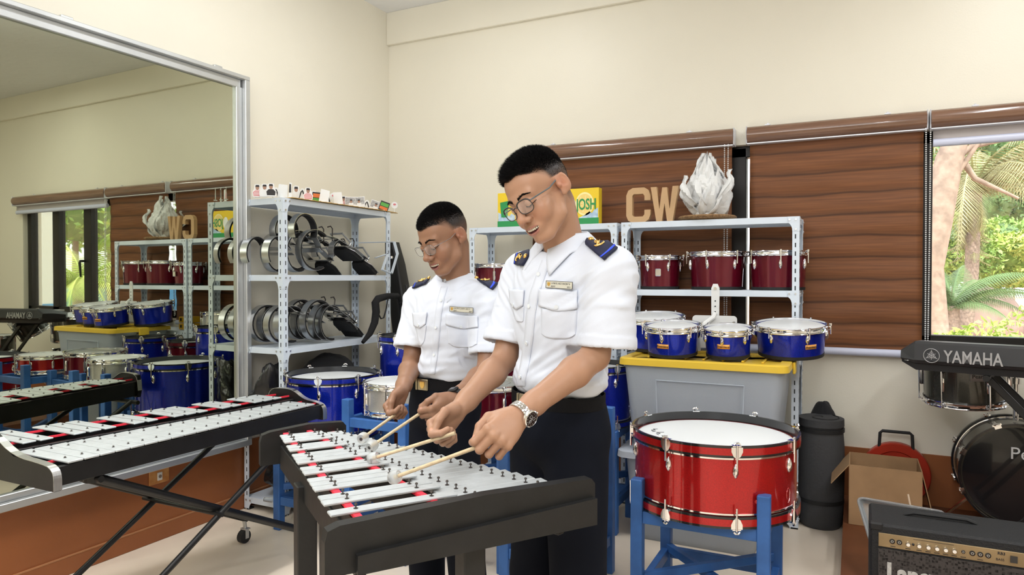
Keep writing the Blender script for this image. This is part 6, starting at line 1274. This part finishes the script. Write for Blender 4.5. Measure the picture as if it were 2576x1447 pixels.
    ga, gb, gz, gy, tilt = G_['a'], G_['b'], G_['z'], G_['y'], -.12
    for s_ in (-1, 1):
        pts = []
        for k in range(28):
            a_ = 2 * math.pi * k / 28; c0, s0_ = math.cos(a_), math.sin(a_); e = G_['sq']; xx = ga * math.copysign(abs(c0) ** e, c0); zz = gb * math.copysign(abs(s0_) ** e, s0_); pts.append(H(s_ * .0335 + xx, gy - abs(s_ * .0335 + xx) * .16 + zz * .12, gz + zz))
        b = M(); b.tube(pts, G_['r'], 8, closed=True); b.build('lens_rim', fm, gt, world=True, smooth=60)
        if G_['brow']: b = M(); b.tube([pts[k] for k in range(1, 14)], [.0022 * hs] * 13, 8); b.build('brow_bar', MATS['black_gloss'], gt, world=True, smooth=60)
        b = M(); b.add(pts, [tuple(range(28))]); b.build('lens', lensm, gt, world=True)
        hx = s_ * (.0335 + ga); b = M(); b.tube([H(hx, gy - .0095, gz + gb * .45), H(s_ * .068, gy - .022, gz + gb * .5), H(s_ * .0765, .03, gz + .010), H(s_ * .0775, -.008, gz + .020), H(s_ * .079, -.024, gz + .008), H(s_ * .078, -.032, gz - .012)], [G_['tr'] * q for q in (1, 1, 1, 1.3, 1.3, 1)], 8); b.build('temple_arm', fm if not G_['brow'] else mat('smoky_temple', (.10, .12, .13), .3), gt, world=True, smooth=60)
    b = M(); b.tube([H(-.0335 + ga, gy - .004, gz + gb * .3), H(0, gy + .002, gz + gb * .5), H(.0335 - ga, gy - .004, gz + gb * .3)], G_['r'] * 1.1, 8); b.build('bridge', fm, gt, world=True, smooth=60)
    return dict(t=t, hands=hands, W=(WLn, WRn), E=(EL, ER), H=H, g=g)
def watch(pr, i, kind, dial_px):
    Wp, El = pr['W'][i], pr['E'][i]; ax = (Wp - El).normalized(); c = Wp - ax * .012; g = pr['g']; wt = bpy.data.objects.new('watch', None); col.objects.link(wt); wt.parent = pr['t']; wt.location = c - pr['t'].location
    dv = at(dial_px[0], dial_px[1], (c - V((0, 0, CH))).length * .985) - c; dv = (dv - ax * dv.dot(ax)); dv = (dv.normalized() * .8 + (V((0, 0, CH)) - c).normalized() * 1.3); dv = (dv - ax * dv.dot(ax)).normalized(); Rr = .0300 * g; sd = ax.cross(dv)
    pts = [c + (dv * math.cos(a) + sd * math.sin(a)) * Rr for a in np.linspace(0, 2 * math.pi, 33)[:-1]]; b = M()
    if kind == 'steel':
        for k in range(32):
            q = pts[k]; o = (q - c).normalized(); tn = ax.cross(o); Rm = Matrix((ax, tn, o)).transposed()
            for m_, wd in ((-.0065, .0055), (0, .0066), (.0065, .0055)): b.box(q + ax * m_ + tn * (.0015 if m_ else -.0012), (wd, .0054, .003), Rm, bev=.0008)
        b.build('link_band', steel, wt, world=True)
    else:
        vs = []
        for q in pts: o = (q - c).normalized(); vs += [q - ax * .010, q + ax * .010, q + ax * .010 + o * .003, q - ax * .010 + o * .003]
        n = 32; b.add(vs, [(4 * k + j, 4 * k + (j + 1) % 4, 4 * ((k + 1) % n) + (j + 1) % 4, 4 * ((k + 1) % n) + j) for k in range(n) for j in range(4)]); b.build('rubber_band', rubber, wt, world=True, smooth=30)
    cc = c + dv * (Rr + .003); up_ = (ax * 1.0)
    if kind == 'steel':
        T = frame(cc, sd, ax); b = M(); b.lathe([(.001, -.004), (.0205, -.004), (.0215, 0), (.0205, .004), (.018, .0055), (.0175, .0045), (.001, .0045)], 32, T); cs = b.build('watch_case', steel, wt, world=True, smooth=30)
        b = M(); b.lathe([(.001, .0050), (.0172, .0050)], 32, T); b.build('dial', blackd, cs, world=True); b = M()
        for k in range(12): a = k * math.pi / 6; b.box(T @ V((.0142 * math.cos(a), .0142 * math.sin(a), .0053)), (.0032, .0010, .0005), T.to_3x3() @ Euler((0, 0, a)).to_matrix())
        for (x_, y_) in ((.006, 0), (-.003, .006), (-.003, -.006)): b.tube([T @ V((x_ + .0038 * math.cos(a), y_ + .0038 * math.sin(a), .0053)) for a in np.linspace(0, 6.28, 17)[:-1]], .0004, 5, closed=True)
        b.tube([T @ V((0, 0, .0056)), T @ V((.008, .006, .0056))], .0006, 5); b.tube([T @ V((0, 0, .0056)), T @ V((-.004, .012, .0056))], .0005, 5); b.build('dial_marks', alum, cs, world=True)
        b = M(); b.cyl(T @ V((0, -.021, .0)), T @ V((0, -.0245, 0)), .003, seg=10); b.build('crown', steel, cs, world=True)
    else:
        b = M(); b.box(cc, (.026, .030, .008), Matrix((ax, sd, dv)).transposed(), bev=.003); cs = b.build('watch_case', rubber, wt, world=True); b = M(); b.box(cc + dv * .0043, (.017, .020, .001), Matrix((ax, sd, dv)).transposed()); b.build('screen', blackd, cs, world=True)
def mallet(label, G, Hd, butt):
    d = (G - Hd).normalized(); e = G + d * butt; t = thing('mallet', label, 'mallet', Hd, group='mallets'); b = M(); b.tube([Hd, G, e], [.0044, .0048, .0050], 12); b.build('shaft', malw, t, world=True, smooth=60)
    T = frame(Hd, d.cross(V((0, 0, 1))), d); T = Matrix((d.cross(V((0, 0, 1))).normalized(), V((0, 0, 0)), V((0, 0, 0))))
    x = d.cross(V((0, 0, 1))).normalized(); y = d.cross(x); Tm = Matrix((x, y, d)).transposed().to_4x4(); Tm.translation = Hd
    b = M(); b.lathe([(.0055, -.012), (.013, -.013), (.0155, -.008), (.0165, 0), (.0155, .008), (.013, .013), (.0055, .012)], 28, Tm); b.build('mallet_head', malh, t, world=True, smooth=50)
    b = M(); b.cyl(Hd - d * .0125, Hd - d * .0135, .0048, seg=14); b.build('shaft_tip', MATS['dark_screw'], t, world=True); return t
FX = [(52, 78, 42), (60, 80, 45), (66, 82, 45), (70, 84, 45)]
CA = dict(size=1.0, seed=4, skin=(.42, .235, .150), lip=(.36, .15, .12), yaw=46, pitch=27, roll=16, hs=.985, hl=.074, fade=.035, strands=36000, hlen=.016, fringe=.9, sweep=1.1, mouth=.0068, w=1.0, dp=1.0,
    j=dict(NB=(.157, 1.962, 1.450), WC=(.131, 1.985, 1.050), SL=(.262, 1.815, 1.402), SR=(.038, 2.105, 1.396), EL=(.216, 1.790, 1.175), ER=(-.022, 2.03, 1.137), WL=(.0112, 1.62, 1.052), WR=(-.1475, 1.86, 1.019), ML=(.248, 1.80, 1.196), MR=(-.012, 2.06, 1.180),
           HC=((1357 - CX) / FPX * 1.875, 1.875, CH + (697 - 490) / FPX * 1.875)),
    HL=dict(p=(-.52, -.74, -.42), s=(-.72, .1, .69), flex=[(48, 70, 40), (54, 76, 42), (60, 80, 45), (66, 84, 45)]), HR=dict(p=(-.65, -.55, -.52), s=(-.2, -.5, .84), flex=[(50, 72, 40), (66, 84, 50), (74, 88, 55), (80, 88, 55)]),
    placket=[(1376, 655), (1362, 690), (1345, 740), (1336, 790), (1331, 850), (1322, 910), (1312, 955), (1312, 972)], pw=24, buttons=[(1356, 690), (1333, 771), (1326, 863), (1310, 948)],
    pockets=[dict(flap=((1358, 728), (1455, 732), (1454, 775), (1357, 770), 12), bag=((1362, 775), (1453, 780), (1448, 854), (1362, 852)), rnd=14, btn=(1400, 772)), dict(flap=((1284, 728), (1321, 730), (1318, 768), (1287, 766), 12), bag=((1290, 770), (1319, 772), (1317, 812), (1298, 808)), rnd=5, btn=(1296, 768))],
    epau=[dict(quad=((1492, 588), (1552, 630), (1521, 657), (1466, 612))), dict(quad=((1342, 631), (1301, 645), (1298, 668), (1322, 672)))],
    tag=dict(l=(1376, 715), r=(1442, 719), t1='LUTERTE, NICK VINCENT B', t2='BSMT', t3='2021'),
    glasses=dict(mat=('dark_gunmetal_frame', (.05, .045, .045), .3, .6), a=.0245, b=.0190, z=-.006, y=.104, sq=.72, r=.0012, tr=.0018, brow=True))
pa = person(C(.131, 1.985, 0), 'taller cadet in white uniform shirt with navy shoulder boards, wearing a silver watch', CA)
watch(pa, 0, 'steel', (1322, 1072))
CB = dict(size=.93, seed=9, skin=(.31, .165, .102), lip=(.30, .11, .10), yaw=46, pitch=25, roll=5, hs=.975, hl=.062, fade=.05, strands=32000, hlen=.011, fringe=.25, sweep=.5, mouth=.0078, w=.86, dp=.95,
    j=dict(NB=(-.206, 2.545, 1.345), WC=(-.2516, 2.56, 1.010), SL=(-.072, 2.435, 1.298), SR=(-.352, 2.635, 1.290), EL=(-.085, 2.34, 1.062), ER=(-.372, 2.56, 1.06), WL=(-.178, 2.14, .998), WR=(-.3707, 2.32, .996), ML=(-.08, 2.385, 1.11), MR=(-.374, 2.585, 1.112),
           HC=((1116 - CX) / FPX * 2.46, 2.46, CH + (697 - 600) / FPX * 2.46)),
    HL=dict(p=(-.72, -.45, -.53), s=(-.3, -.3, .9), flex=FX, k=.98), HR=dict(p=(-.40, -.55, -.72), s=(-.3, -.6, .74), flex=[(50, 72, 40), (66, 84, 50), (74, 88, 55), (80, 88, 55)], k=.98),
    placket=[(1118, 722), (1110, 750), (1103, 790), (1098, 840), (1094, 890), (1088, 930), (1086, 942)], pw=17, buttons=[(1110, 756), (1097, 824), (1093, 893)],
    pockets=[dict(flap=((1122, 790), (1203, 796), (1204, 824), (1121, 816), 8), bag=((1124, 822), (1203, 828), (1200, 876), (1128, 874)), rnd=14, btn=(1159, 821)), dict(flap=((1040, 788), (1076, 786), (1072, 816), (1044, 820), 8), bag=((1046, 820), (1073, 818), (1068, 860), (1056, 874)), rnd=5, btn=(1056, 818))],
    epau=[dict(quad=((1200, 676), (1258, 708), (1240, 732), (1184, 697))), dict(quad=((1090, 692), (1046, 716), (1040, 729), (1078, 714)))],
    tag=dict(l=(1134, 777), r=(1192, 781), t1='GAYRO, JUDY LEE C.', t2='BSMT', t3='2029'),
    glasses=dict(mat=('thin_silver_frame', (.28, .27, .27), .25, .9), a=.0245, b=.0185, z=-.008, y=.104, sq=.8, r=.00085, tr=.0010, brow=False))
pb = person(C(-.2516, 2.56, 0), 'shorter cadet in white uniform shirt with navy shoulder boards, wearing a black watch', CB)
watch(pb, 0, 'rubber', (1138, 1000))
zb_ = .897
mallet('pale wooden mallet in the left hand of the taller cadet, nearest the camera', pa['hands']['HL']['G'], at(992, 1203, 1.643), .04)
mallet('pale wooden mallet in the right hand of the taller cadet', pa['hands']['HR']['G'], at(938, 1155, 1.80), .05)
mallet('pale wooden mallet in the left hand of the shorter cadet, by his black watch', pb['hands']['HL']['G'], at(935, 1123, 1.94), .03)
mallet('short-looking pale mallet in the right hand of the shorter cadet, farthest from the camera', pb['hands']['HR']['G'], at(912, 1103, 2.03), .05)
